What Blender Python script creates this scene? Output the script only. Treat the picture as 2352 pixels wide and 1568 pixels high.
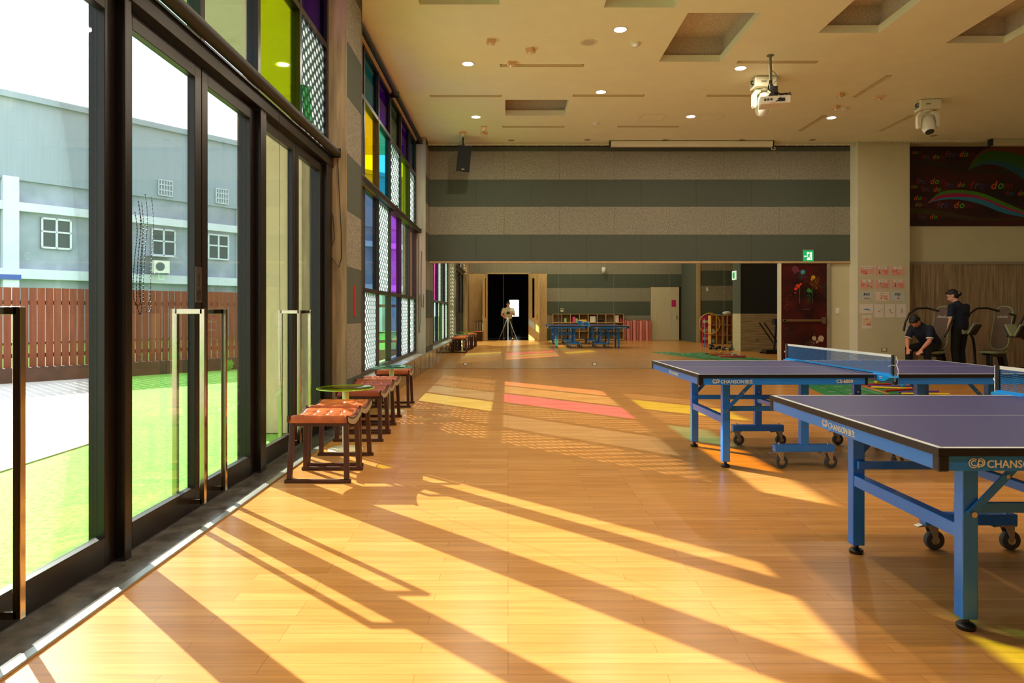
import bpy, bmesh, math, random
from mathutils import Vector, Matrix
random.seed(7)
PI = math.pi
SC = bpy.context.scene
COL = SC.collection
for o in list(bpy.data.objects):
    bpy.data.objects.remove(o)

def lin(c):
    out = []
    for v in c[:3]:
        v = v / 255.0
        out.append(v / 12.92 if v <= 0.04045 else ((v + 0.055) / 1.055) ** 2.4)
    return (out[0], out[1], out[2], 1.0)

# ---------------------------------------------------------------- camera
EYE = 1.217
cd = bpy.data.cameras.new('camera')
cam = bpy.data.objects.new('camera', cd)
COL.objects.link(cam)
cam.location = (0, 0, EYE)
cam.rotation_euler = (PI / 2, 0, 0)
cd.sensor_width = 36
cd.lens = 36 * 1588 / 2352
cd.shift_x = 9 / 2352
cd.shift_y = -66 / 2352
cd.clip_start = 0.03
cd.clip_end = 400
cd.dof.use_dof = True
cd.dof.focus_distance = 9.0
cd.dof.aperture_fstop = 8.0
SC.camera = cam

# ---------------------------------------------------------------- world, sun, exposure
w = bpy.data.worlds.new('sky')
SC.world = w
w.use_nodes = True
nt = w.node_tree
nt.nodes.clear()
tc = nt.nodes.new('ShaderNodeTexCoord')
sp = nt.nodes.new('ShaderNodeSeparateXYZ')
rp = nt.nodes.new('ShaderNodeValToRGB')
rp.color_ramp.elements[0].position = 0.0
rp.color_ramp.elements[0].color = (0.98, 0.97, 0.95, 1)
rp.color_ramp.elements[1].position = 0.6
rp.color_ramp.elements[1].color = (0.62, 0.78, 1.0, 1)
bg = nt.nodes.new('ShaderNodeBackground')
bg.inputs['Strength'].default_value = 2.9
wo = nt.nodes.new('ShaderNodeOutputWorld')
nt.links.new(tc.outputs['Generated'], sp.inputs[0])
nt.links.new(sp.outputs['Z'], rp.inputs[0])
nt.links.new(rp.outputs[0], bg.inputs['Color'])
nt.links.new(bg.outputs[0], wo.inputs['Surface'])

sd = bpy.data.lights.new('sun', 'SUN')
sun = bpy.data.objects.new('sun', sd)
COL.objects.link(sun)
SUN_DIR = Vector((1.2, -1.2, -1.0)).normalized()
sun.rotation_euler = SUN_DIR.to_track_quat('-Z', 'Y').to_euler()
sun.location = (-12, 18, 14)
sd.energy = 12.5
sd.color = (1.0, 0.94, 0.84)
sd.angle = math.radians(0.45)

SC.view_settings.view_transform = 'Standard'
SC.view_settings.look = 'None'
SC.view_settings.gamma = 1
SC.view_settings.use_curve_mapping = False
SC.view_settings.exposure = 0.36

# ---------------------------------------------------------------- materials
def nodes_of(name):
    m = bpy.data.materials.new(name)
    m.use_nodes = True
    return m, m.node_tree, m.node_tree.nodes['Principled BSDF']

def mat(name, c, rough=0.5, metal=0.0, noise=0.0, nscale=20, bump=0.0, spec=0.5, coat=0.0, emit=0.0, stretch=None, c2=None):
    m, t, p = nodes_of(name)
    col = lin(c)
    p.inputs['Base Color'].default_value = col
    p.inputs['Roughness'].default_value = rough
    p.inputs['Metallic'].default_value = metal
    p.inputs['Specular IOR Level'].default_value = spec
    p.inputs['Coat Weight'].default_value = coat
    if emit:
        p.inputs['Emission Color'].default_value = col
        p.inputs['Emission Strength'].default_value = emit
    tcn = t.nodes.new('ShaderNodeTexCoord')
    mp = t.nodes.new('ShaderNodeMapping')
    t.links.new(tcn.outputs['Object'], mp.inputs[0])
    if stretch:
        mp.inputs['Scale'].default_value = stretch
    nz = t.nodes.new('ShaderNodeTexNoise')
    nz.inputs['Scale'].default_value = nscale
    nz.inputs['Detail'].default_value = 4
    t.links.new(mp.outputs[0], nz.inputs['Vector'])
    a = noise if noise else 0.03
    rp = t.nodes.new('ShaderNodeValToRGB')
    rp.color_ramp.elements[0].position = 0.3
    rp.color_ramp.elements[1].position = 0.7
    lo = [max(0, v * (1 - a)) for v in col[:3]]
    hi = [min(1, v * (1 + a)) for v in (lin(c2)[:3] if c2 else col[:3])]
    rp.color_ramp.elements[0].color = (*lo, 1)
    rp.color_ramp.elements[1].color = (*hi, 1)
    t.links.new(nz.outputs['Fac'], rp.inputs[0])
    t.links.new(rp.outputs[0], p.inputs['Base Color'])
    if bump:
        b = t.nodes.new('ShaderNodeBump')
        b.inputs['Strength'].default_value = bump
        b.inputs['Distance'].default_value = 0.003
        t.links.new(nz.outputs['Fac'], b.inputs['Height'])
        t.links.new(b.outputs[0], p.inputs['Normal'])
    return m

def glass(name, c, gloss=0.08):
    """thin tinted pane: light passes and takes the tint"""
    m, t, p = nodes_of(name)
    t.nodes.remove(p)
    tr = t.nodes.new('ShaderNodeBsdfTransparent')
    tr.inputs[0].default_value = lin(c)
    gl = t.nodes.new('ShaderNodeBsdfGlossy')
    gl.inputs['Roughness'].default_value = 0.02
    fr = t.nodes.new('ShaderNodeLayerWeight')
    fr.inputs['Blend'].default_value = 0.15
    ml = t.nodes.new('ShaderNodeMath')
    ml.operation = 'MULTIPLY'
    ml.inputs[1].default_value = gloss * 6
    t.links.new(fr.outputs['Fresnel'], ml.inputs[0])
    mx = t.nodes.new('ShaderNodeMixShader')
    t.links.new(ml.outputs[0], mx.inputs[0])
    t.links.new(tr.outputs[0], mx.inputs[1])
    t.links.new(gl.outputs[0], mx.inputs[2])
    t.links.new(mx.outputs[0], t.nodes['Material Output'].inputs[0])
    return m

def dotted_glass(name):
    """film with a grid of clear round holes in a dim translucent sheet"""
    m, t, p = nodes_of(name)
    t.nodes.remove(p)
    L = t.links.new
    tcn = t.nodes.new('ShaderNodeTexCoord')
    s = t.nodes.new('ShaderNodeSeparateXYZ')
    L(tcn.outputs['Object'], s.inputs[0])
    def cell(sock, n, off=None):
        a = t.nodes.new('ShaderNodeMath'); a.operation = 'MULTIPLY'; a.inputs[1].default_value = n
        L(sock, a.inputs[0])
        f = t.nodes.new('ShaderNodeMath'); f.operation = 'FRACT'
        if off is not None:
            ad = t.nodes.new('ShaderNodeMath'); L(a.outputs[0], ad.inputs[0]); L(off, ad.inputs[1]); L(ad.outputs[0], f.inputs[0])
        else:
            L(a.outputs[0], f.inputs[0])
        b = t.nodes.new('ShaderNodeMath'); b.operation = 'SUBTRACT'; b.inputs[1].default_value = 0.5
        L(f.outputs[0], b.inputs[0])
        c = t.nodes.new('ShaderNodeMath'); c.operation = 'POWER'; c.inputs[1].default_value = 2
        ab = t.nodes.new('ShaderNodeMath'); ab.operation = 'ABSOLUTE'
        L(b.outputs[0], ab.inputs[0]); L(ab.outputs[0], c.inputs[0])
        return c.outputs[0]
    PYy, PZz = 0.15, 0.115          # dot grid, every other row shifted half a step
    def mth(op, x, y=None):
        n = t.nodes.new('ShaderNodeMath'); n.operation = op
        for k, v in enumerate((x, y)):
            if v is None: continue
            if isinstance(v, (int, float)): n.inputs[k].default_value = v
            else: L(v, n.inputs[k])
        return n.outputs[0]
    zr = mth('DIVIDE', s.outputs['Z'], PZz / 2)
    row = mth('FLOOR', zr)
    par = mth('MULTIPLY', mth('FRACT', mth('MULTIPLY', row, 0.5)), 1.0)
    dy = mth('MULTIPLY', mth('SUBTRACT', mth('FRACT', mth('ADD', mth('DIVIDE', s.outputs['Y'], PYy), par)), 0.5), PYy)
    dz = mth('MULTIPLY', mth('SUBTRACT', mth('FRACT', zr), 0.5), PZz / 2 * 1.25)
    ad = t.nodes.new('ShaderNodeMath'); ad.operation = 'ADD'
    L(mth('MULTIPLY', dy, dy), ad.inputs[0]); L(mth('MULTIPLY', dz, dz), ad.inputs[1])
    lt = t.nodes.new('ShaderNodeMapRange')
    lt.inputs['From Min'].default_value = 0.031 ** 2
    lt.inputs['From Max'].default_value = 0.038 ** 2
    lt.inputs['To Min'].default_value = 1
    lt.inputs['To Max'].default_value = 0
    L(ad.outputs[0], lt.inputs['Value'])
    tr = t.nodes.new('ShaderNodeBsdfTransparent'); tr.inputs[0].default_value = (0.97, 0.98, 0.98, 1)
    tl = t.nodes.new('ShaderNodeBsdfTranslucent'); tl.inputs[0].default_value = (0.9, 0.94, 0.95, 1)
    hole = t.nodes.new('ShaderNodeMixShader'); hole.inputs[0].default_value = 0.28
    L(tr.outputs[0], hole.inputs[1]); L(tl.outputs[0], hole.inputs[2])
    tr2 = t.nodes.new('ShaderNodeBsdfTransparent'); tr2.inputs[0].default_value = (0.10, 0.12, 0.12, 1)
    tl2 = t.nodes.new('ShaderNodeBsdfTranslucent'); tl2.inputs[0].default_value = (0.26, 0.31, 0.30, 1)
    sheet = t.nodes.new('ShaderNodeMixShader'); sheet.inputs[0].default_value = 0.6
    L(tr2.outputs[0], sheet.inputs[1]); L(tl2.outputs[0], sheet.inputs[2])
    mx = t.nodes.new('ShaderNodeMixShader')
    L(lt.outputs[0], mx.inputs[0]); L(sheet.outputs[0], mx.inputs[1]); L(hole.outputs[0], mx.inputs[2])
    L(mx.outputs[0], t.nodes['Material Output'].inputs[0])
    return m

def rain_glass(name):
    m, t, p = nodes_of(name)
    t.nodes.remove(p)
    L = t.links.new
    v = t.nodes.new('ShaderNodeTexVoronoi'); v.inputs['Scale'].default_value = 60
    tcn = t.nodes.new('ShaderNodeTexCoord'); L(tcn.outputs['Object'], v.inputs['Vector'])
    r = t.nodes.new('ShaderNodeMapRange'); r.inputs['From Min'].default_value = 0.25; r.inputs['From Max'].default_value = 0.4
    L(v.outputs['Distance'], r.inputs['Value'])
    a = t.nodes.new('ShaderNodeBsdfTransparent'); a.inputs[0].default_value = (0.75, 0.8, 0.8, 1)
    b = t.nodes.new('ShaderNodeBsdfTransparent'); b.inputs[0].default_value = (0.05, 0.07, 0.08, 1)
    mx = t.nodes.new('ShaderNodeMixShader'); L(r.outputs[0], mx.inputs[0]); L(b.outputs[0], mx.inputs[1]); L(a.outputs[0], mx.inputs[2])
    L(mx.outputs[0], t.nodes['Material Output'].inputs[0])
    return m

def plank_mat(name, ca, cb, cc, lw=0.09, ll=0.9, rough=0.3, axis='X', spec=0.5, nz_amt=0.25):
    """strips of wood running along an axis"""
    m, t, p = nodes_of(name)
    L = t.links.new
    tcn = t.nodes.new('ShaderNodeTexCoord')
    mp = t.nodes.new('ShaderNodeMapping')
    if axis == 'Z':
        mp.inputs['Rotation'].default_value = (0, PI / 2, 0)
    L(tcn.outputs['Object'], mp.inputs[0])
    br = t.nodes.new('ShaderNodeTexBrick')
    br.inputs['Scale'].default_value = 1.0
    br.inputs['Brick Width'].default_value = ll
    br.inputs['Row Height'].default_value = lw
    br.inputs['Mortar Size'].default_value = 0.0012
    br.inputs['Mortar Smooth'].default_value = 0.2
    br.offset = 0.37
    br.offset_frequency = 3
    br.inputs['Color1'].default_value = lin(ca)
    br.inputs['Color2'].default_value = lin(cb)
    br.inputs['Mortar'].default_value = lin(cc)
    br.inputs['Bias'].default_value = 0.0
    L(mp.outputs[0], br.inputs['Vector'])
    mp2 = t.nodes.new('ShaderNodeMapping'); mp2.inputs['Scale'].default_value = (1.5, 22, 22)
    L(mp.outputs[0], mp2.inputs[0])
    nz = t.nodes.new('ShaderNodeTexNoise'); nz.inputs['Scale'].default_value = 1.6; nz.inputs['Detail'].default_value = 5
    L(mp2.outputs[0], nz.inputs['Vector'])
    mr = t.nodes.new('ShaderNodeMapRange')
    mr.inputs['From Min'].default_value = 0.3; mr.inputs['From Max'].default_value = 0.7
    mr.inputs['To Min'].default_value = 1 - nz_amt; mr.inputs['To Max'].default_value = 1.0 + nz_amt * 0.4
    L(nz.outputs['Fac'], mr.inputs['Value'])
    mx = t.nodes.new('ShaderNodeVectorMath'); mx.operation = 'SCALE'
    L(br.outputs['Color'], mx.inputs[0]); L(mr.outputs[0], mx.inputs['Scale'])
    L(mx.outputs[0], p.inputs['Base Color'])
    p.inputs['Roughness'].default_value = rough
    p.inputs['Specular IOR Level'].default_value = spec
    return m

M = {}
M['floor'] = plank_mat('wood_floor', (212, 149, 80), (199, 134, 65), (160, 104, 48), 0.075, 0.85, 0.27, spec=0.45, nz_amt=0.18)
M['ceiling'] = mat('ceiling_paint', (246, 242, 212), 0.8, noise=0.02, nscale=3)
M['cream'] = mat('cream_paint', (200, 190, 152), 0.75, noise=0.03, nscale=2)
M['cream_light'] = mat('cream_light_paint', (226, 220, 190), 0.7, noise=0.03, nscale=2)
M['felt_light'] = mat('light_felt', (134, 128, 112), 0.95, noise=0.3, nscale=45, bump=0.4, c2=(144, 138, 120))
M['felt_dark'] = mat('dark_felt', (82, 88, 76), 0.95, noise=0.14, nscale=60, bump=0.4)
M['gap'] = mat('dark_gap', (40, 40, 36), 0.9)
M['trim_wood'] = mat('trim_wood', (190, 158, 112), 0.55, noise=0.15, nscale=6, stretch=(1, 8, 8))
M['mirror'] = mat('mirror_silver', (226, 232, 218), 0.0, 1.0)
M['mirror'].node_tree.nodes['Principled BSDF'].inputs['Roughness'].default_value = 0.0
M['edge'] = mat('mirror_edge', (150, 165, 150), 0.3)
M['alu'] = mat('aluminium', (190, 188, 180), 0.35, 0.9)
M['steel'] = mat('polished_steel', (196, 180, 156), 0.14, 1.0)
M['chrome'] = mat('chrome', (210, 210, 205), 0.12, 1.0)
M['bronze'] = mat('dark_bronze_frame', (34, 26, 22), 0.32, 0.4)
M['stone'] = mat('dark_threshold_stone', (92, 86, 80), 0.22, noise=0.45, nscale=9)
M['sill'] = mat('sill_stone', (150, 140, 124), 0.35, noise=0.12, nscale=10)
M['pier'] = mat('pier_board', (150, 124, 92), 0.6, noise=0.22, nscale=2.5, stretch=(8, 8, 0.6), c2=(168, 142, 108))
M['base_panel'] = mat('gloss_base_panel', (96, 82, 58), 0.12, noise=0.05, nscale=3, coat=0.4)
M['clear'] = glass('clear_glass', (238, 244, 240))
M['g_yellow'] = glass('yellow_glass', (250, 226, 20))
M['g_lime'] = glass('lime_glass', (214, 240, 36))
M['g_cyan'] = glass('cyan_glass', (120, 214, 232))
M['g_teal'] = glass('teal_glass', (84, 150, 190))
M['g_blue'] = glass('blue_glass', (176, 202, 232))
M['g_mint'] = glass('mint_glass', (216, 246, 228))
M['g_purple'] = glass('purple_glass', (232, 158, 255))
M['g_violet'] = glass('violet_glass', (126, 52, 200))
M['g_pink'] = glass('pink_tint_glass', (236, 214, 224))
M['g_ice'] = glass('ice_glass', (222, 236, 246))
M['g_dim'] = glass('grey_glass', (120, 130, 138))
M['g_steelblue'] = glass('steel_blue_glass', (176, 192, 214))
M['g_dots'] = dotted_glass('dotted_film_glass')
M['g_rain'] = rain_glass('rain_glass')
M['blue'] = mat('blue_enamel', (34, 124, 218), 0.3, noise=0.02, coat=0.3)
M['blue_hi'] = mat('bright_blue_plastic', (18, 156, 240), 0.35)
M['tabletop'] = mat('blue_violet_table_paint', (58, 58, 110), 0.42, noise=0.03, nscale=200)
M['white_line'] = mat('white_line_paint', (214, 214, 210), 0.5)
M['black'] = mat('black_plastic', (22, 20, 20), 0.35)
M['black_soft'] = mat('black_rubber', (26, 26, 28), 0.7)
M['grey_rubber'] = mat('grey_tyre', (70, 68, 66), 0.6)
M['white_cord'] = mat('white_cord', (235, 232, 225), 0.7)
M['net'] = mat('net_cord', (40, 130, 190), 0.8)
M['print_cream'] = mat('printed_lettering', (222, 210, 176), 0.5)
M['leather'] = mat('tan_leather', (186, 92, 40), 0.3, noise=0.3, nscale=9, bump=0.2, spec=0.6)
M['leather_dark'] = mat('red_brown_leather', (150, 66, 38), 0.33, noise=0.22, nscale=7, bump=0.15, spec=0.6)
M['wood_dark'] = mat('dark_stained_wood', (74, 38, 24), 0.38, noise=0.25, nscale=5, stretch=(4, 4, 1))
M['wood_rail'] = mat('pale_stool_rail', (166, 150, 120), 0.4)
M['top_lime'] = glass('lime_table_glass', (232, 246, 130), 0.15)
M['top_mint'] = glass('mint_table_glass', (190, 240, 214), 0.15)
M['cream_metal'] = mat('cream_enamel_metal', (226, 214, 176), 0.35)
M['white'] = mat('white_plastic', (232, 228, 214), 0.4)
M['white_matt'] = mat('white_paper', (226, 222, 210), 0.8)
M['orange_box'] = mat('sensor_wood_box', (226, 184, 140), 0.6, noise=0.1, nscale=8)
M['grey_recess'] = mat('recess_felt', (204, 192, 170), 0.95, noise=0.2, nscale=40)
M['lamp'] = mat('lamp_diffuser', (255, 244, 220), 0.5, emit=9.0)
M['light_wood'] = mat('light_oak', (208, 172, 118), 0.5, noise=0.14, nscale=4, stretch=(6, 6, 0.7))
M['panel_wood'] = mat('grey_brown_wood_panel', (140, 116, 88), 0.5, noise=0.3, nscale=3, stretch=(9, 9, 0.5), c2=(156, 132, 100))
M['panel_wood_h'] = mat('grey_wood_panel_horizontal', (150, 128, 98), 0.5, noise=0.3, nscale=3, stretch=(0.5, 9, 9), c2=(168, 146, 114))
M['green_mat'] = mat('green_vinyl', (14, 122, 62), 0.55, noise=0.08)
M['pinkroll'] = mat('pink_foam', (226, 140, 130), 0.8)
M['skin'] = mat('skin', (206, 136, 104), 0.55)
M['skin2'] = mat('skin_light', (216, 156, 128), 0.55)
M['hair'] = mat('black_hair', (20, 16, 14), 0.6, noise=0.3, nscale=60)
M['navy'] = mat('navy_cotton', (20, 26, 44), 0.9, noise=0.1, nscale=50)
M['blackcloth'] = mat('black_cloth', (14, 13, 14), 0.9)
M['beige_cloth'] = mat('beige_cotton', (196, 182, 158), 0.9, noise=0.08, nscale=40)
M['olive'] = mat('olive_vinyl', (134, 136, 98), 0.45)
M['brown_vinyl'] = mat('brown_vinyl', (92, 72, 54), 0.5)
M['grass'] = mat('artificial_grass', (120, 190, 62), 0.9, noise=0.25, nscale=30, bump=0.8, c2=(150, 206, 84))
M['paving'] = mat('pale_paving', (214, 196, 186), 0.85, noise=0.08, nscale=2)
M['fence'] = mat('red_brown_fence_board', (150, 76, 52), 0.7, noise=0.18, nscale=3, stretch=(6, 6, 0.6))
M['fence_dark'] = mat('planter_board', (96, 62, 48), 0.7, noise=0.2, nscale=4)
M['ext_beige'] = mat('beige_render', (228, 198, 156), 0.85, noise=0.04, nscale=4)
M['bld_wall'] = mat('weathered_blue_grey_wall', (150, 154, 164), 0.9, noise=0.22, nscale=0.9)
M['bld_band'] = mat('pale_concrete_band', (206, 208, 214), 0.9, noise=0.08, nscale=1)
M['bld_metal'] = mat('grey_metal_cladding', (146, 152, 160), 0.6, noise=0.05, nscale=2, stretch=(6, 6, 0.2))
M['bld_glass'] = mat('dark_window_glass', (52, 66, 60), 0.1)
M['red'] = mat('red_plastic', (206, 34, 34), 0.45)
M['yellow'] = mat('yellow_plastic', (240, 196, 30), 0.45)
M['pink'] = mat('pink_plastic', (230, 80, 140), 0.5)
M['magenta'] = mat('magenta_card', (196, 24, 104), 0.7)
M['purple'] = mat('purple_plastic', (110, 60, 150), 0.5)
M['mintcart'] = mat('mint_cart', (172, 190, 150), 0.5)
M['green'] = mat('exit_green', (10, 150, 80), 0.5)
M['exit_lit'] = mat('exit_sign_lit_green', (14, 168, 92), 0.5, emit=0.5)
M['exit_white'] = mat('exit_sign_lit_white', (236, 250, 240), 0.5, emit=0.6)
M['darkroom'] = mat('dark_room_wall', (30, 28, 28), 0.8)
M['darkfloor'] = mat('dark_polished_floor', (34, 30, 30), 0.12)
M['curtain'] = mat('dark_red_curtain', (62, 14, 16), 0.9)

def paint(name, c, rough=0.6):
    if name not in M:
        M[name] = mat(name, c, rough)
    return M[name]

# ---------------------------------------------------------------- mesh builder
class MB:
    def __init__(s):
        s.v = []; s.f = []; s.mi = []; s.cur = 0
    def add(s, vs, fs, T=None):
        b = len(s.v)
        for p in vs:
            p = Vector(p)
            if T is not None:
                p = T @ p
            s.v.append(p)
        for f in fs:
            s.f.append([b + i for i in f]); s.mi.append(s.cur)
        return s
    def box(s, x0, x1, y0, y1, z0, z1, T=None):
        if x0 > x1: x0, x1 = x1, x0
        if y0 > y1: y0, y1 = y1, y0
        if z0 > z1: z0, z1 = z1, z0
        vs = [(x0, y0, z0), (x1, y0, z0), (x1, y1, z0), (x0, y1, z0), (x0, y0, z1), (x1, y0, z1), (x1, y1, z1), (x0, y1, z1)]
        return s.add(vs, [(0, 3, 2, 1), (4, 5, 6, 7), (0, 1, 5, 4), (1, 2, 6, 5), (2, 3, 7, 6), (3, 0, 4, 7)], T)
    def bar(s, p0, p1, a, b=None, up=(0, 0, 1)):
        """rectangular bar from p0 to p1, section a (sideways) x b (along up)"""
        b = a if b is None else b
        p0 = Vector(p0); p1 = Vector(p1); d = (p1 - p0).normalized()
        u = Vector(up)
        if abs(d.dot(u)) > 0.98: u = Vector((0, 1, 0))
        sd = d.cross(u).normalized(); u = sd.cross(d).normalized()
        vs = []
        for p in (p0, p1):
            for i, j in ((-1, -1), (1, -1), (1, 1), (-1, 1)):
                vs.append(p + sd * (i * a / 2) + u * (j * b / 2))
        return s.add(vs, [(0, 1, 2, 3), (7, 6, 5, 4), (0, 4, 5, 1), (1, 5, 6, 2), (2, 6, 7, 3), (3, 7, 4, 0)])
    def tube(s, pts, r, n=8, cap=True):
        pts = [Vector(p) for p in pts]
        rs = r if isinstance(r, (list, tuple)) else [r] * len(pts)
        rings = []; prev = None
        for i, p in enumerate(pts):
            if i == 0: d = pts[1] - p
            elif i == len(pts) - 1: d = p - pts[i - 1]
            else: d = (pts[i + 1] - pts[i - 1])
            d.normalize()
            if prev is None:
                u = Vector((0, 0, 1)) if abs(d.z) < 0.9 else Vector((1, 0, 0))
                a = d.cross(u).normalized()
            else:
                a = (prev - d * prev.dot(d)).normalized()
            prev = a
            b = d.cross(a)
            rings.append([p + (a * math.cos(2 * PI * k / n) + b * math.sin(2 * PI * k / n)) * rs[i] for k in range(n)])
        vs = [q for r_ in rings for q in r_]
        fs = []
        for i in range(len(pts) - 1):
            for k in range(n):
                k2 = (k + 1) % n
                fs.append((i * n + k, (i + 1) * n + k, (i + 1) * n + k2, i * n + k2))
        if cap:
            fs.append(tuple(range(n))); fs.append(tuple(reversed([(len(pts) - 1) * n + k for k in range(n)])))
        return s.add(vs, fs)
    def cyl(s, p0, p1, r0, r1=None, n=16):
        return s.tube([p0, p1], [r0, r0 if r1 is None else r1], n)
    def lathe(s, prof, c=(0, 0, 0), n=24, T=None):
        """prof: list of (r, z)"""
        vs = []; fs = []
        for r, z in prof:
            for k in range(n):
                a = 2 * PI * k / n
                vs.append((c[0] + r * math.cos(a), c[1] + r * math.sin(a), c[2] + z))
        for i in range(len(prof) - 1):
            for k in range(n):
                k2 = (k + 1) % n
                fs.append((i * n + k, i * n + k2, (i + 1) * n + k2, (i + 1) * n + k))
        fs.append(tuple(reversed(range(n)))); fs.append(tuple((len(prof) - 1) * n + k for k in range(n)))
        return s.add(vs, fs, T)
    def prism(s, poly, d0, d1, plane='xz', T=None):
        """extrude a 2D outline"""
        n = len(poly)
        def P(u, v, d):
            return {'xz': (u, d, v), 'xy': (u, v, d), 'yz': (d, u, v)}[plane]
        vs = [P(u, v, d0) for u, v in poly] + [P(u, v, d1) for u, v in poly]
        fs = [tuple(range(n)), tuple(reversed(range(n, 2 * n)))]
        for i in range(n):
            j = (i + 1) % n
            fs.append((i, i + n, j + n, j))
        return s.add(vs, fs, T)
    def ell(s, c, r, n=14, m=8, T=None):
        if not isinstance(r, (list, tuple)): r = (r, r, r)
        vs = [(c[0], c[1], c[2] - r[2])]
        for i in range(1, m):
            ph = PI * i / m
            for k in range(n):
                a = 2 * PI * k / n
                vs.append((c[0] + r[0] * math.sin(ph) * math.cos(a), c[1] + r[1] * math.sin(ph) * math.sin(a), c[2] - r[2] * math.cos(ph)))
        vs.append((c[0], c[1], c[2] + r[2]))
        fs = [(0, 1 + (k + 1) % n, 1 + k) for k in range(n)]
        for i in range(m - 2):
            for k in range(n):
                k2 = (k + 1) % n
                fs.append((1 + i * n + k, 1 + i * n + k2, 1 + (i + 1) * n + k2, 1 + (i + 1) * n + k))
        t = len(vs) - 1
        fs += [(t, 1 + (m - 2) * n + k, 1 + (m - 2) * n + (k + 1) % n) for k in range(n)]
        return s.add(vs, fs, T)
    def cap(s, p0, p1, r0, r1=None):
        r1 = r0 if r1 is None else r1
        s.tube([p0, p1], [r0, r1], 14); s.ell(p0, r0); s.ell(p1, r1)
        return s
    def build(s, name, mats, parent=None, smooth=False, bevel=0, label=None, shift=None):
        me = bpy.data.meshes.new(name)
        me.from_pydata([tuple(v) for v in s.v], [], s.f)
        if not isinstance(mats, (list, tuple)): mats = [mats]
        for m in mats: me.materials.append(m)
        me.polygons.foreach_set('material_index', s.mi)
        bm = bmesh.new(); bm.from_mesh(me)
        bmesh.ops.recalc_face_normals(bm, faces=bm.faces)
        bm.to_mesh(me); bm.free()
        if smooth:
            me.polygons.foreach_set('use_smooth', [True] * len(me.polygons))
            try: me.set_sharp_from_angle(angle=math.radians(40))
            except Exception: pass
        o = bpy.data.objects.new(name, me)
        COL.objects.link(o)
        if parent: o.parent = parent
        if bevel:
            b = o.modifiers.new('bevel', 'BEVEL'); b.width = bevel; b.segments = 2; b.limit_method = 'ANGLE'
        if label: o['label'] = label
        return o

def thing(name, label, cat, loc=(0, 0, 0), rz=0, group=None):
    o = bpy.data.objects.new(name, None)
    o.empty_display_size = 0.1
    COL.objects.link(o)
    o.location = loc; o.rotation_euler = (0, 0, rz)
    o['label'] = label; o['category'] = cat
    if group: o['group'] = group
    return o
def tag(o, label, cat, group=None):
    o['label'] = label; o['category'] = cat
    if group: o['group'] = group
    return o
def struct(o):
    o['kind'] = 'structure'
    return o
def sroot(name):
    o = bpy.data.objects.new(name, None); COL.objects.link(o); o['kind'] = 'structure'; return o
def dup(root, loc=None, rz=None, label=None, group=None):
    r = root.copy(); COL.objects.link(r)
    if loc is not None: r.location = loc
    if rz is not None: r.rotation_euler = (0, 0, rz)
    if label: r['label'] = label
    if group: r['group'] = group
    def rec(a, b):
        for ch in list(a.children):
            c = ch.copy(); COL.objects.link(c); c.parent = b
            rec(ch, c)
    rec(root, r)
    return r

def text(name, s, size, m, parent, origin, ex=(1, 0, 0), ey=(0, 0, 1), depth=0.0006, align='LEFT', bold=0.0, shear=0.0, label=None):
    """lettering as a mesh; ex runs along the writing, ey is up"""
    cu = bpy.data.curves.new(name, 'FONT')
    cu.body = s; cu.size = size; cu.align_x = align; cu.extrude = depth; cu.offset = bold; cu.shear = shear
    cu.resolution_u = 3
    tmp = bpy.data.objects.new(name, cu); COL.objects.link(tmp)
    dg = bpy.context.evaluated_depsgraph_get()
    me = bpy.data.meshes.new_from_object(tmp.evaluated_get(dg))
    bpy.data.objects.remove(tmp); bpy.data.curves.remove(cu)
    ex = Vector(ex).normalized(); ey = Vector(ey).normalized(); ez = ex.cross(ey)
    R = Matrix((ex, ey, ez)).transposed().to_4x4()
    R.translation = Vector(origin)
    me.transform(R)
    me.materials.clear(); me.materials.append(m)
    me.name = name
    o = bpy.data.objects.new(name, me); COL.objects.link(o)
    if parent: o.parent = parent
    if label: o['label'] = label
    return o

# ================================================================ THE SETTING
YF = 15.12          # mirror wall
XL = -1.72          # inner face of the window wall piers
XG = -1.95          # glass plane
ZC = 4.88           # ceiling
DARKROWS = [(0.0, 0.5), (1.1, 1.71), (2.31, 2.92), (3.53, 4.12), (4.74, 4.88)]
LIGHTROWS = [(0.5, 1.1), (1.71, 2.31), (2.92, 3.53), (4.12, 4.74)]

struct(MB().box(-2.0, 12, -0.45, YF, -0.12, 0).build('floor', M['floor']))
# ceiling with sunk recesses
RECESS = [(-0.05, 1.05, 11.9, 12.85), (2.2, 3.1, 8.45, 10.1), (4.06, 4.85, 7.3, 9.05), (5.95, 6.75, 7.8, 9.4), (-1.05, -0.1, 6.6, 8.22), (1.15, 2.0, 6.5, 8.3)]
xs = sorted(set([-2.05, 12.0] + [v for r in RECESS for v in r[:2]]))
ys = sorted(set([-0.45, YF + 0.1] + [v for r in RECESS for v in r[2:]]))
b = MB()
for i in range(len(xs) - 1):
    for j in range(len(ys) - 1):
        cx = (xs[i] + xs[i + 1]) / 2; cy = (ys[j] + ys[j + 1]) / 2
        if any(r[0] < cx < r[1] and r[2] < cy < r[3] for r in RECESS): continue
        b.add([(xs[i], ys[j], ZC), (xs[i + 1], ys[j], ZC), (xs[i + 1], ys[j + 1], ZC), (xs[i], ys[j + 1], ZC)], [(0, 3, 2, 1)])
ceil_o = struct(b.build('ceiling', M['ceiling']))
b = MB()
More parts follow.
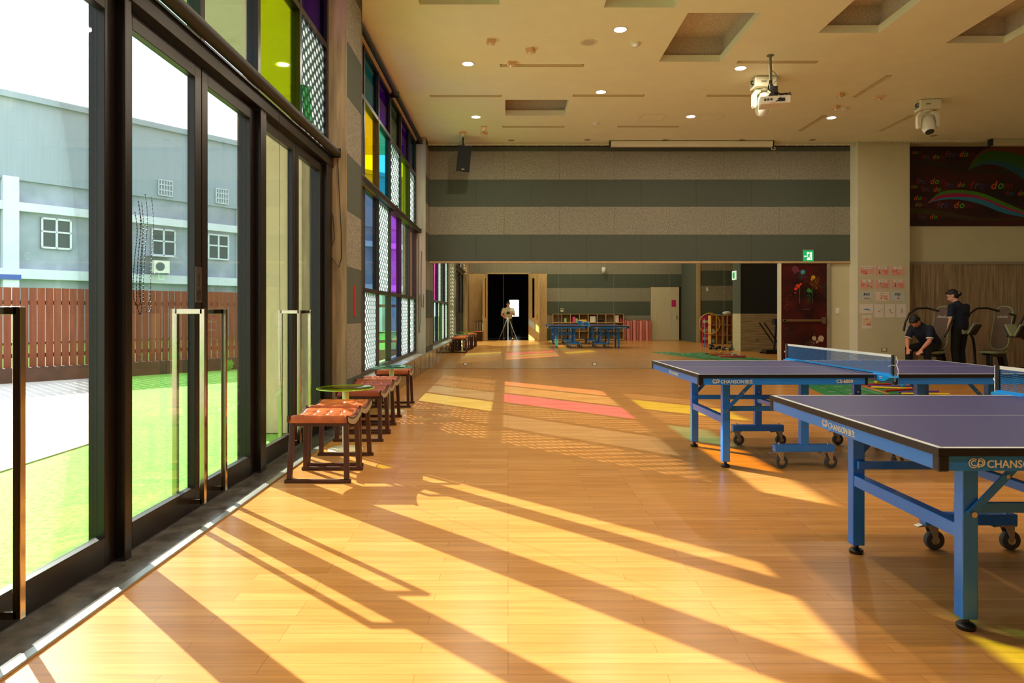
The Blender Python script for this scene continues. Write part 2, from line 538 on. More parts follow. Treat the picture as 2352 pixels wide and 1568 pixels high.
for (a, c, d, e) in RECESS:
    for z0, z1, mi in ((ZC, ZC + 0.1, 0), (ZC + 0.1, ZC + 0.38, 1)):
        b.cur = mi
        o_ = 0.0 if mi == 0 else 0.05
        a2, c2, d2, e2 = a - o_, c + o_, d - o_, e + o_
        P = [(a2, d2), (c2, d2), (c2, e2), (a2, e2)]
        for k in range(4):
            p, q = P[k], P[(k + 1) % 4]
            b.add([(p[0], p[1], z0), (q[0], q[1], z0), (q[0], q[1], z1), (p[0], p[1], z1)], [(0, 1, 2, 3)])
        if mi == 1:
            b.add([(x, y, z0) for x, y in P] + [(a, d, z0), (c, d, z0), (c, e, z0), (a, e, z0)], [(0, 1, 5, 4), (1, 2, 6, 5), (2, 3, 7, 6), (3, 0, 4, 7)])
            b.add([(x, y, z1) for x, y in P], [(0, 1, 2, 3)])
            mx_ = (a + c) / 2
            b.box(mx_ - 0.003, mx_ + 0.003, d2, e2, z1 - 0.004, z1 - 0.001)
b.build('recess_lining', [M['ceiling'], M['grey_recess']], ceil_o)
struct(MB().box(-2.05, 12.1, -0.45, YF + 0.1, 5.4, 5.5).build('ceiling_roof_slab', M['ext_beige']))

def felt(parent, axis, c, out, u0, u1, z0, z1, ul=-0.086, ud=0.505):
    """felt panels in alternating rows, with open joints; out = direction the wall faces"""
    for rows, m, off, nm in ((LIGHTROWS, 'felt_light', ul, 'light_felt_panels'), (DARKROWS, 'felt_dark', ud, 'dark_felt_panels')):
        b = MB()
        for (a, e) in rows:
            a2, e2 = max(a, z0), min(e, z1)
            if e2 - a2 < 0.01: continue
            k = math.floor((u0 - off) / 1.2)
            while off + k * 1.2 < u1:
                p = max(u0, off + k * 1.2) + 0.002; q = min(u1, off + (k + 1) * 1.2) - 0.002
                if q - p > 0.01:
                    if axis == 'x': b.box(p, q, c, c + out * 0.014, a2 + 0.0015, e2 - 0.0015)
                    else: b.box(c, c + out * 0.014, p, q, a2 + 0.0015, e2 - 0.0015)
                k += 1
        if b.v: b.build(nm, M[m], parent)

# far wall
wf = struct(MB().box(-2.05, 12.1, YF, YF + 0.15, 0, 5.4).build('wall_far', M['cream']))
MB().box(XL, 7.47, YF - 0.02, YF, 2.34, ZC).build('panel_backing', M['gap'], wf)
felt(wf, 'x', YF - 0.02, -1, XL, 7.47, 2.34, 4.84)
struct(MB().box(XL, 7.47, YF - 0.06, YF, 2.295, 2.34).build('trim_1', M['trim_wood'], bevel=0.003))
struct(MB().box(5.895, 5.955, YF - 0.055, YF, 0, 2.295).build('trim_2', M['cream_light'], bevel=0.003))
# splattered fire door
d = struct(MB().box(5.965, 6.955, YF - 0.03, YF, 0.005, 2.29).build('door_4', mat('door_dark_maroon', (20, 8, 7), 0.4, noise=0.85, nscale=2.6, c2=(62, 9, 6))))
fr = MB(); fr.box(6.955, 7.03, YF - 0.05, YF, 0, 2.295); fr.box(7.03, 7.05, YF - 0.03, YF, 0, 2.295)
fr.build('door_frame', mat('door_frame_grey', (150, 140, 112), 0.5), d)
b = MB()
PC = [(110, 40, 60), (60, 150, 165), (205, 155, 20), (215, 60, 10), (40, 130, 40), (190, 160, 125), (14, 60, 28), (120, 60, 20)]
def pu(zx, zy): return (5.96 + (zx - 70) * 0.0014, 0.15 + (1568 - zy) * 0.0014)
def splat(cx, cz, r, mi, n=18, spike=0.25, dy=0.032):
    b.cur = mi
    pts = []
    for k in range(n):
        rr = r * (1 + random.uniform(-0.12, spike) * (1 if k % 2 else 0.2))
        pts.append((cx + rr * math.cos(2 * PI * k / n), cz + rr * math.sin(2 * PI * k / n)))
    b.prism(pts, YF - dy - 0.001, YF - dy, 'xz')
for (zx, zy, r, mi, sp_) in ((292, 132, 50, 0, 0.7), (408, 170, 36, 1, 0.15), (570, 255, 32, 2, 0.1), (548, 285, 18, 2, 0.1), (375, 360, 18, 3, 0.1), (330, 395, 32, 3, 0.3), (300, 430, 25, 3, 0.2), (290, 495, 10, 3, 0.5), (503, 458, 33, 4, 0.1), (543, 476, 17, 4, 0.1), (585, 1205, 32, 5, 0.3), (690, 1210, 45, 5, 0.25), (632, 1258, 20, 5, 0.2), (586, 1152, 7, 5, 0)):
    x, z = pu(zx, zy); splat(x, z, r * 0.0014, mi, spike=sp_)
def spray(zx, zy, sx, sy, n, mi, rmax=5):
    for _ in range(n):
        a = zx + random.gauss(0, sx); c = zy + random.gauss(0, sy)
        if 75 < a < 810 and 60 < c < 1500:
            x, z = pu(a, c); splat(x, z, random.uniform(1.2, rmax) * 0.0014, mi, 6, 0, dy=0.031)
spray(390, 240, 55, 45, 90, 1, 4); spray(600, 330, 50, 60, 130, 2, 4.5); spray(500, 560, 30, 60, 80, 4, 5); spray(560, 1275, 45, 25, 80, 5, 4)
spray(740, 430, 40, 130, 70, 6, 12); spray(160, 1080, 60, 60, 30, 6, 14); spray(260, 260, 30, 60, 40, 0, 4); spray(300, 500, 40, 60, 50, 3, 3); spray(150, 640, 40, 90, 30, 7, 10)
b.build('paint_splatter', [paint('splat%d' % i, c) for i, c in enumerate(PC)], d)
b = MB(); b.box(5.995, 6.86, YF - 0.10, YF - 0.065, 1.025, 1.075); b.box(6.84, 6.905, YF - 0.115, YF - 0.03, 0.975, 1.12); b.box(5.99, 6.04, YF - 0.10, YF - 0.03, 1.02, 1.08)
b.build('panic_bar', mat('brass_grey_bar', (150, 124, 82), 0.35, 0.7), d, bevel=0.004)
b = MB()
for x0, x1, z0, z1 in ((6.36, 6.365, 1.42, 1.75), (6.635, 6.64, 1.42, 1.75), (6.40, 6.60, 1.29, 1.295)): b.box(x0, x1, YF - 0.036, YF - 0.03, z0, z1)
b.build('vision_panel_edge', M['alu'], d)

# concrete pillar and the wall to its right
pil = struct(MB().box(7.47, 8.58, 14.77, YF, 0, ZC).build('wall_pillar', M['cream']))
MB().box(7.466, 7.47, 14.768, YF, 0, ZC).build('pillar_lit_side', M['cream_light'], pil)  # side facing the windows given a lighter cream for the light on it
wr = sroot('wall_far_wood')
for a, e in ((8.58, 9.88), (9.885, 10.90), (10.905, 12.0)):
    MB().box(a, e, YF - 0.05 - (0.02 if a < 9 else 0), YF, 0.03, 2.27).build('sliding_panel', M['panel_wood'], wr, bevel=0.003)
MB().box(8.58, 12, YF - 0.07, YF, 2.27, 2.33).build('head_rail', mat('grey_head_rail', (150, 138, 112), 0.5), wr)
MB().box(8.58, 12, YF - 0.04, YF, 0, 0.03).build('bottom_rail', M['gap'], wr)
struct(MB().box(12, 12.1, -0.45, YF, 0, 5.4).build('wall_right', M['cream']))
# bulkhead along the top of the right bay and the curtain track
struct(MB().box(8.58, 12, YF - 0.35, YF, 4.845, ZC).build('trim_3', M['cream']))

# left wall: piers, base, sill
pier = struct(MB().box(-2.2, XL - 0.014, 7.375, 8.13, 0, 5.4).build('wall_left_pier', M['pier']))
MB().box(-2.2, XL, 7.368, 7.375, 0, ZC).build('pier_face', M['pier'], pier)
felt(pier, 'y', XL - 0.014, 1, 7.375, 8.1, 0, ZC, ul=6.2, ud=6.2)
MB().box(-1.95, XL + 0.004, 8.1, 8.13, 0, ZC).build('pier_edge', mat('brown_edge', (104, 66, 44), 0.5), pier)
MB().box(-2.0, XL + 0.002, 8.13, 8.142, 0.38, ZC).build('pier_reveal', mat('pier_reveal_board', (166, 160, 140), 0.6, noise=0.15, nscale=2.5, stretch=(8, 8, 0.6)), pier)
pier2 = struct(MB().box(-2.2, XL - 0.014, 14.42, YF, 0, 5.4).build('wall_left_end_pier', M['pier']))
MB().box(-1.98, XL, 14.40, 14.42, 0.38, ZC).build('pier_face', mat('pier_grey_board', (166, 160, 140), 0.6, noise=0.15, nscale=2.5, stretch=(8, 8, 0.6)), pier2)
felt(pier2, 'y', XL - 0.014, 1, 14.42, YF - 0.02, 0.38, ZC, ul=13.9, ud=13.9)
basep = struct(MB().box(-1.90, XL - 0.005, 8.13, YF, 0, 0.345).build('baseboard_left', M['base_panel']))
b = MB()
for y in (9.1, 10.0, 10.9, 11.8, 12.7, 13.6, 14.4): b.box(XL - 0.006, XL - 0.003, y - 0.004, y + 0.004, 0.01, 0.34)
b.build('cabinet_joint', M['gap'], basep)
b = MB()
for y in (9.55, 10.45, 11.35, 12.25, 13.15): b.box(XL - 0.006, XL + 0.002, y - 0.012, y + 0.012, 0.13, 0.22)
b.build('cabinet_pull', M['alu'], basep)
struct(MB().box(-2.0, XL + 0.02, 8.13, YF - 0.01, 0.345, 0.38).build('trim_4', M['sill'], bevel=0.004))
struct(MB().box(-2.2, -1.98, 8.13, 14.42, -0.1, 0.39).build('wall_left_base', M['ext_beige']))
struct(MB().box(-2.2, -1.9, -0.45, 14.42, 4.78, 5.5).build('wall_left_head', M['ext_beige']))
struct(MB().box(-2.2, XL, -0.45, 1.38, 0, 5.4).build('wall_left_near', M['pier']))
struct(MB().box(-2.05, -1.715, 1.38, 7.37, -0.05, 0.004).build('trim_5', M['stone']))
struct(MB().box(-1.72, -1.675, 1.38, 7.40, 0, 0.012).build('trim_6', M['alu'], bevel=0.004))

# glazing: window bay
def bay(name, rows, cols, zrows, colours, mat_frame, fw=0.06, x0=-2.0, x1=-1.91):
    b = MB()
    for y in cols: b.box(x0, x1, y - fw / 2, y + fw / 2, zrows[0], zrows[-1])
    for i, z in enumerate(zrows): b.box(x0, x1 - 0.003, cols[0], cols[-1], z - 0.03, z + 0.03)
    o = struct(b.build(name, mat_frame, bevel=0.003))
    for r in range(len(zrows) - 1):
        for c in range(len(cols) - 1):
            m = colours[r][c]
            nm, lb = GL[m]
            MB().box(XG - 0.004, XG + 0.002, cols[c] + fw / 2, cols[c + 1] - fw / 2, zrows[r] + 0.03, zrows[r + 1] - 0.03).build('window_pane', M[m], o, label=lb)
    return o
GL = {'clear': ('', 'clear glass pane'), 'g_yellow': ('', 'yellow glass pane'), 'g_lime': ('', 'lime yellow glass pane'), 'g_cyan': ('', 'sky blue glass pane'),
      'g_teal': ('', 'dark teal glass pane'), 'g_blue': ('', 'blue glass pane'), 'g_mint': ('', 'pale green glass pane'), 'g_purple': ('', 'purple glass pane'),
      'g_violet': ('', 'deep violet glass pane'), 'g_pink': ('', 'pinkish glass pane'), 'g_ice': ('', 'pale blue glass pane'), 'g_steelblue': ('', 'steel blue tinted glass pane'), 'g_dim': ('', 'smoky grey glass pane'),
      'g_dots': ('', 'white dotted translucent pane'), 'g_rain': ('', 'mottled rain glass pane')}
WF = mat('window_frame_bronze', (62, 54, 48), 0.35, 0.5)
bay('window_1', 4, [8.18, 9.21, 10.23, 11.27, 12.37, 13.47, 14.38], [0.41, 1.52, 2.91, 4.07, 4.78],
    [['g_dots', 'g_dots', 'g_mint', 'g_blue', 'g_dots', 'g_dots'],
     ['g_dots', 'g_steelblue', 'g_dots', 'g_purple', 'g_rain', 'g_pink'],
     ['clear', 'g_yellow', 'g_cyan', 'g_dots', 'g_lime', 'g_dots'],
     ['g_dim', 'g_teal', 'g_violet', 'g_dim', 'g_violet', 'g_teal']], WF)
bay('window_2', 2, [1.41, 2.38, 3.35, 4.33, 5.31, 6.38, 7.33], [2.90, 4.03, 4.78],
    [['g_dots', 'g_teal', 'g_mint', 'g_ice', 'g_lime', 'g_dots'],
     ['g_mint', 'g_ice', 'g_mint', 'g_ice', 'g_lime', 'g_violet']], M['bronze'])

# entrance doors: header, posts and three pairs of leaves
b = MB()
b.box(-2.05, -1.86, 1.38, 7.37, 2.76, 2.87)
for y0, y1 in ((1.38, 1.5), (3.375, 3.435), (5.23, 5.35), (7.14, 7.36)): b.box(-2.05, -1.87, y0, y1, 0, 2.87)
struct(b.build('wall_left_door_frame', M['bronze'], bevel=0.004))
def handle_mb(y, x_in, x_out):
    b = MB(); s_ = 0.03
    for x in (x_in, x_out): b.box(x - s_ / 2, x + s_ / 2, y - s_ / 2, y + s_ / 2, 0.07, 1.24)
    for z in (0.085, 1.225): b.box(x_out, x_in, y - s_ / 2, y + s_ / 2, z - s_ / 2, z + s_ / 2)
    return b
DN = 0
for (a0, a1, b0, b1) in ((1.505, 2.44, 2.45, 3.37), (3.44, 4.315, 4.325, 5.225), (5.355, 6.235, 6.245, 7.135)):
    DN += 1
    r = sroot('door_%d' % DN)
    for (y0, y1, hy) in ((a0, a1, a1 - 0.155), (b0, b1, b0 + 0.145)):
        b = MB(); X0, X1 = -1.963, -1.915
        b.box(X0, X1, y0, y0 + 0.085, 0.012, 2.75); b.box(X0, X1, y1 - 0.085, y1, 0.012, 2.75)
        b.box(X0, X1, y0 + 0.085, y1 - 0.085, 0.012, 0.15); b.box(X0, X1, y0 + 0.085, y1 - 0.085, 2.66, 2.75)
        f = b.build('leaf_frame', M['bronze'], r, bevel=0.003)
        MB().box(-1.954, -1.948, y0 + 0.085, y1 - 0.085, 0.15, 2.66).build('glass_pane', M['clear'], f)
        handle_mb(hy, -1.835, -2.0).build('pull_handle', M['steel'], f, bevel=0.002)
# push plate on the meeting stile
pp = MB().box(-1.914, -1.910, 4.232, 4.312, 1.28, 1.50).build('push_plate', mat('push_plate_bronze', (84, 74, 60), 0.4, 0.5))
tag(pp, 'narrow bronze push plate with black lettering on the glass door above the long handle', 'sign')
text('lettering', 'PUSH', 0.034, M['black'], pp, (-1.9095, 4.285, 1.42), ex=(0, 0, 1), ey=(0, -1, 0), align='CENTER')
text('lettering', '推', 0.075, M['black'], pp, (-1.9095, 4.272, 1.30), ex=(0, 1, 0), ey=(0, 0, 1), align='CENTER')

# roof overhang and end fin outside
struct(MB().box(-4.60, -2.2, -2, 13.9, 5.55, 5.75).build('ceiling_overhang', M['ext_beige']))
struct(MB().box(-3.95, -2.2, 13.9, 19, 5.55, 5.75).build('ceiling_overhang_end', M['ext_beige']))
struct(MB().box(-2.86, -2.2, 7.45, 7.75, -0.08, 5.55).build('wall_fin', M['ext_beige']))

# room behind the camera: back wall, side bay, dark hall beyond the doorway
YB = -0.35
wb = sroot('wall_back')
b = MB(); b.box(-2.2, -0.9, YB - 0.1, YB, 0, 5.4); b.box(0.9, 7.75, YB - 0.1, YB, 0, 5.4); b.box(-0.9, 0.9, YB - 0.1, YB, 2.93, 5.4)
b.build('plaster', M['gap'], wb)
felt(wb, 'x', YB, 1, 1.72, 6.28, 0, 4.88); felt(wb, 'x', YB, 1, -1.72, 1.72, 2.96, 4.88); felt(wb, 'x', YB, 1, 6.28, 7.66, 2.36, 4.88)
MB().box(-1.72, -0.93, YB, YB + 0.02, 0, 2.95).build('oak_panel', M['light_wood'], wb)
MB().box(0.93, 1.72, YB, YB + 0.02, 0, 2.95).build('oak_panel', M['light_wood'], wb)
b = MB(); b.box(-0.95, -0.9, YB - 0.1, YB + 0.04, 0, 2.95); b.box(0.9, 0.95, YB - 0.1, YB + 0.04, 0, 2.95); b.box(-0.95, 0.95, YB - 0.1, YB + 0.04, 2.93, 2.98)
b.build('door_lining', M['trim_wood'], wb)
def oakleaf(name, hx, ang, w=0.88, slot=0.30):
    """oak leaf with a tall slot window, hinged at hx"""
    T = Matrix.Translation((hx, YB + 0.05, 0)) @ Matrix.Rotation(ang, 4, 'Z')
    b = MB(); z0, z1 = 0.01, 2.90
    s0, s1, t0, t1 = slot, slot + 0.22, 1.0, 2.72
    b.box(0, s0, -0.02, 0.02, z0, z1, T); b.box(s1, w, -0.02, 0.02, z0, z1, T); b.box(s0, s1, -0.02, 0.02, z0, t0, T); b.box(s0, s1, -0.02, 0.02, t1, z1, T)
    o = struct(b.build(name, M['light_wood']))
    MB().box(s0, s1, -0.003, 0.003, t0, t1, T).build('slot_window', M['g_dim'], o)
    MB().box(w - 0.09, w - 0.06, 0.02, 0.06, 0.95, 1.15, T).build('lever_handle', M['chrome'], o)
oakleaf('door_5', -0.92, math.radians(100))
oakleaf('door_6', 0.92, math.radians(62))
d = struct(MB().box(6.3, 7.55, YB, YB + 0.03, 0.01, 2.35).build('door_7', mat('pale_laminate', (206, 192, 160), 0.5, noise=0.06, nscale=3, stretch=(5, 5, 0.5))))
MB().box(7.42, 7.45, YB + 0.03, YB + 0.07, 0.95, 1.1).build('lever_handle', M['chrome'], d)
tag(MB().box(7.22, 7.42, YB + 0.03, YB + 0.035, 1.48, 1.78).build('door_sign', M['magenta']), 'magenta sign on the pale laminate door seen in the mirror', 'sign')
struct(MB().box(7.66, 7.75, YB, 2.2, 0, 4.88).build('wall_back_return', M['felt_dark']))
struct(MB().box(7.64, 7.78, 2.18, 2.26, 0, 4.88).build('trim_7', M['trim_wood']))
wb2 = struct(MB().box(7.75, 12, 2.1, 2.2, 0, 5.4).build('wall_back_bay', M['gap']))
felt(wb2, 'x', 2.2, 1, 7.78, 12, 0, 4.88)
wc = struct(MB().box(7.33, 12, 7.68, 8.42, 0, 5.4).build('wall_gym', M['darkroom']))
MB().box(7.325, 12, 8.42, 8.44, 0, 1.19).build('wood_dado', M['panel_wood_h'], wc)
MB().box(7.32, 7.33, 7.68, 8.44, 0, 1.19).build('dado_end', M['cream'], wc)
MB().box(7.32, 7.33, 7.68, 8.44, 1.19, 4.88).build('felt_end', M['felt_dark'], wc)
b = MB(); b.box(-3, 4, -9.5, YB - 0.1, -0.1, 0)
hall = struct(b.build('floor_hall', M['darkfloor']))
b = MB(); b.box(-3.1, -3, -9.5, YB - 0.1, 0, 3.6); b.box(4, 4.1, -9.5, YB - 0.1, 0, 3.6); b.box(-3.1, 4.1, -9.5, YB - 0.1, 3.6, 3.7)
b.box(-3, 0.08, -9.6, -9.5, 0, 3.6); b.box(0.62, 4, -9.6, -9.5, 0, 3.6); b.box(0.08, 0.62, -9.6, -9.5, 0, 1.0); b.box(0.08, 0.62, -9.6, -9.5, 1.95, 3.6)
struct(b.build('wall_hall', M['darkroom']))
b = MB()
pts = [(-2.6 + i * 0.06, -8.6 + 0.05 * math.sin(i * 1.6)) for i in range(100)]
b.prism([p for p in pts] + [(x, y - 0.015) for x, y in reversed(pts)], 1.98, 3.5, 'xy')
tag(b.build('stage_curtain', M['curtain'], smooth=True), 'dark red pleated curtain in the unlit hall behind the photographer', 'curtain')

# outside: grass, paving, fence, building
struct(MB().box(-60, -2.2, -20, 80, -0.3, -0.09).build('ground_outside', M['grass']))
b = MB(); b.prism([(-4.15, -6), (-4.15, 7.3), (-8.3, 14.6), (-30, 14.6), (-30, -6)], -0.09, -0.078, 'xy')
struct(b.build('ground_paving', M['paving']))
FD = Vector((0.66, 0.75, 0)).normalized()
F0 = Vector((-7.9, 14.4, -0.09))
b = MB(); bd = MB(); nF = 100
for i in range(-76, nF - 76):
    p = F0 + FD * (i * 0.135)
    if p.x > -2.6: break
    q = p + FD * 0.118
    b.bar((p + q) / 2 + Vector((0, 0, 0.28)), (p + q) / 2 + Vector((0, 0, 1.78)), 0.118, 0.02, up=(-FD.y, FD.x, 0))
fe = b.build('fence', M['fence'])
tag(fe, 'reddish brown board fence standing along the back of the lawn', 'fence')
nrm = Vector((FD.y, -FD.x, 0))
s0 = F0 - FD * 10.3; s1 = F0 + FD * 7.5
b = MB(); b.bar(s0 + Vector((0, 0, 0.14)) + nrm * 0.1, s1 + Vector((0, 0, 0.14)) + nrm * 0.1, 0.25, 0.28)
b.build('planter_board', M['fence_dark'], fe)
b = MB()
for z in (0.5, 1.5): b.bar(s0 + Vector((0, 0, z)) - nrm * 0.03, s1 + Vector((0, 0, z)) - nrm * 0.03, 0.03, 0.08)
b.build('fence_rail', M['fence_dark'], fe)
# plants behind the fence foot
for k, t in enumerate((1.9, 2.35, 2.8)):
    b = MB(); c = F0 + FD * t + nrm * 0.5
    for _ in range(16):
        a = random.uniform(0, 2 * PI); rr = random.uniform(0.05, 0.13); h = random.uniform(0.06, 0.22)
        p = Vector((c.x + rr * math.cos(a), c.y + rr * math.sin(a), h - 0.09))
        b.add([c + Vector((0, 0, 0.0)), p + Vector((0.02, 0.02, 0)), p + Vector((0, 0, 0.06)), p - Vector((0.02, 0.02, 0))], [(0, 1, 2, 3)])
    tag(b.build('small_plant', mat('leaf_green', (110, 170, 40), 0.6) if k == 0 else bpy.data.materials['leaf_green']), 'small leafy weed growing at the foot of the board fence', 'plant', 'weeds at the fence foot')

# grey building beyond the fence
BD = Vector((0.595, 0.804, 0)); BN = Vector((BD.y, -BD.x, 0)); B0 = Vector((-16.4, 33.0, 0))
def bt():   # local frame: x along facade, y out of facade towards us, z up
    R = Matrix((BD, BN, Vector((0, 0, 1)))).transposed().to_4x4(); R.translation = B0; return R
BT = bt()
bl = thing('building', 'grey two storey building with metal cladding and white bands beyond the fence', 'building', (B0.x, B0.y, -0.09))
INV = Matrix.Translation((-B0.x, -B0.y, 0.09)) @ BT
def bb(name, boxes, m):
    q = MB()
    for bx in boxes: q.box(*bx, T=INV)
    return q.build(name, m, bl)
bb('lower_wall', [(-30, 16, -6, 0, 0, 5.6)], M['bld_wall'])
bb('stained_wall', [(-30, 16, -6, 0.02, 5.7, 6.6)], M['bld_wall'])
bb('metal_cladding', [(-30, 16, -6, 0.15, 6.6, 9.9)], M['bld_metal'])
bb('concrete_band', [(-30, 16, -0.2, 0.25, 5.35, 5.7), (-30, 16, -0.2, 0.3, 2.6, 3.0)] + [(x, x + 0.55, -0.2, 0.28, 0, 6.7) for x in (-20.5, -13.6, -6.6, -2.3, 3.75, 8.0, 13.2)], M['bld_band'])
bb('roof_edge', [(-30, 16, -6, 0.35, 9.85, 10.1)], M['bld_metal'])
bb('blue_stripe', [(-30, -6, 0.3, 0.34, 2.55, 2.75)], paint('blue_band', (70, 90, 160)))
fr = []; gl_ = []
for i, x in enumerate((-19, -16.1, -11.8, -8.9, -5.2, -0.65, 2.15, 6.0, 8.9)):
    w_, z0, z1 = 1.15, 3.9, 5.2
    gl_.append((x, x + w_, 0.0, 0.05, z0, z1))
    q = MB()
    for bx in ((x, x + 0.07, 0, 0.1, z0, z1), (x + w_ - 0.07, x + w_, 0, 0.1, z0, z1), (x, x + w_, 0, 0.1, z0, z0 + 0.08), (x, x + w_, 0, 0.1, z1 - 0.08, z1), (x + w_ / 2 - 0.04, x + w_ / 2 + 0.04, 0, 0.1, z0, z1), (x, x + w_, 0, 0.1, z1 - 0.62, z1 - 0.55)):
        q.box(*bx, T=INV)
    wn = q.build('window', M['bld_band'], bl)
    q = MB(); q.box(x, x + w_, 0.0, 0.05, z0, z1, T=INV); q.build('pane', M['bld_glass'], wn)
for x in (-16, -9, -0.4, 2.5):
    q = MB()
    for k in range(6): q.box(x + k * 0.13, x + k * 0.13 + 0.03, 0.15, 0.24, 6.75, 7.5, T=INV)
    for z in (6.75, 7.0, 7.25, 7.47): q.box(x, x + 0.68, 0.15, 0.24, z, z + 0.04, T=INV)
    q.build('window_grille', M['bld_band'], bl)
    q = MB(); q.box(x, x + 0.68, 0.14, 0.17, 6.75, 7.5, T=INV); q.build('pane', M['bld_metal'], bl)
q = MB()
for k in range(6): q.box(8.5, 10.2, 0.15, 0.2, 9.0 + k * 0.12, 9.07 + k * 0.12, T=INV)
q.build('louvre', paint('louvre_green', (120, 140, 120)), bl)
bb('rusty_panel', [(1.2, 3.2, 0.3, 0.36, 1.9, 2.25)], paint('rust', (150, 84, 60)))
bb('shutter', [(9.5, 13, 0.02, 0.1, 0, 2.4)], paint('shutter_grey', (90, 104, 118)))
ac = thing('air_conditioner', 'white outdoor air conditioner unit on brackets on the grey building wall', 'air conditioner', tuple(BT @ Vector((-0.5, 0.62, 3.02))))
q = MB(); R3 = BT.to_3x3().to_4x4(); q.box(-0.36, 0.36, -0.13, 0.13, 0.05, 0.62, T=R3); q.build('casing', M['white'], ac)
q = MB(); q.lathe([(0.2, 0), (0.2, 0.03), (0.06, 0.04)], T=R3 @ Matrix.Translation((-0.08, 0.13, 0.34)) @ Matrix.Rotation(-PI / 2, 4, 'X')); q.build('fan_grille', paint('fan_grey', (90, 92, 96)), ac)
q = MB(); q.box(-0.36, -0.31, -0.60, 0.13, 0, 0.05, T=R3); q.build('bracket', M['alu'], ac); q = MB(); q.box(0.31, 0.36, -0.60, 0.13, 0, 0.05, T=R3); q.build('bracket', M['alu'], ac); q = MB(); q.box(-0.5, 0.7, -0.58, 0.2, 0.80, 0.83, T=R3); q.build('rain_cover', M['alu'], ac)

# ================================================================ THINGS
# ---------------------------------------------------------------- mirror panels
mx = [XL, -0.107, 1.10, 2.31, 3.52, 4.72, 5.895]
ML = ['leftmost floor-to-band mirror panel, reflecting the stools and the colored windows', 'mirror panel reflecting the half open oak doorway and the photographer in beige',
      'mirror panel reflecting the left part of the blue tables and cubby shelf', 'mirror panel reflecting the pink foam rolls beside the pale laminate door',
      'mirror panel reflecting the green trolleys and the tall toy cubby', 'rightmost mirror panel, reflecting black glass, beside the paint splattered door']
for k in range(6):
    o = MB().box(mx[k] + 0.0015, mx[k + 1] - 0.0015, YF - 0.012, YF - 0.004, 0.004, 2.293).build('mirror_panel', [M['mirror']])
    tag(o, ML[k], 'mirror', 'mirror panels along the far wall')
    MB().box(mx[k] - 0.0015, mx[k] + 0.0015, YF - 0.012, YF - 0.004, 0.004, 2.293).build('panel_edge', M['edge'], o)
for x, lb in ((-0.93, 'brass floor level socket at the foot of the leftmost mirror'), (1.89, 'brass floor level socket at the foot of the mirror below the reflected tables')):
    o = MB().box(x - 0.06, x + 0.06, YF - 0.02, YF - 0.012, 0.06, 0.13).build('wall_socket', paint('socket_brass', (150, 124, 70)), bevel=0.002)
    MB().box(x - 0.035, x + 0.035, YF - 0.023, YF - 0.02, 0.075, 0.115).build('socket_insert', M['white'], o)
    tag(o, lb, 'socket')

# ---------------------------------------------------------------- table tennis tables
def swirl_logo(b, h):
    """two hooked loops, C and P intertwined, height h, in xz plane at y=0"""
    def arc(cx, cz, r, a0, a1, t, n=18):
        pts = []
        for k in range(n + 1):
            a = math.radians(a0 + (a1 - a0) * k / n); pts.append((cx + (r + t) * math.cos(a), cz + (r + t) * math.sin(a)))
        for k in range(n, -1, -1):
            a = math.radians(a0 + (a1 - a0) * k / n); pts.append((cx + r * math.cos(a), cz + r * math.sin(a)))
        for k in range(n):
            b.prism([pts[k], pts[k + 1], pts[2 * n - k], pts[2 * n + 1 - k]], -0.0012, 0, 'xz')
    u = h / 10
    arc(5 * u, 5 * u, 4.0 * u, 50, 310, 0.9 * u); arc(5.4 * u, 5 * u, 2.1 * u, 50, 310, 0.9 * u)
    arc(12.2 * u, 5.6 * u, 3.4 * u, -120, 130, 0.9 * u); arc(12.2 * u, 5.4 * u, 1.6 * u, -120, 150, 0.9 * u)
    b.prism([(9.6 * u, 0.3 * u), (10.5 * u, 0.3 * u), (10.5 * u, 5 * u), (9.6 * u, 5 * u)], -0.0012, 0, 'xz')
    b.prism([(7.5 * u, 1.0 * u), (10.2 * u, 8.4 * u), (11.1 * u, 8.4 * u), (8.4 * u, 1.0 * u)], -0.0012, 0, 'xz')

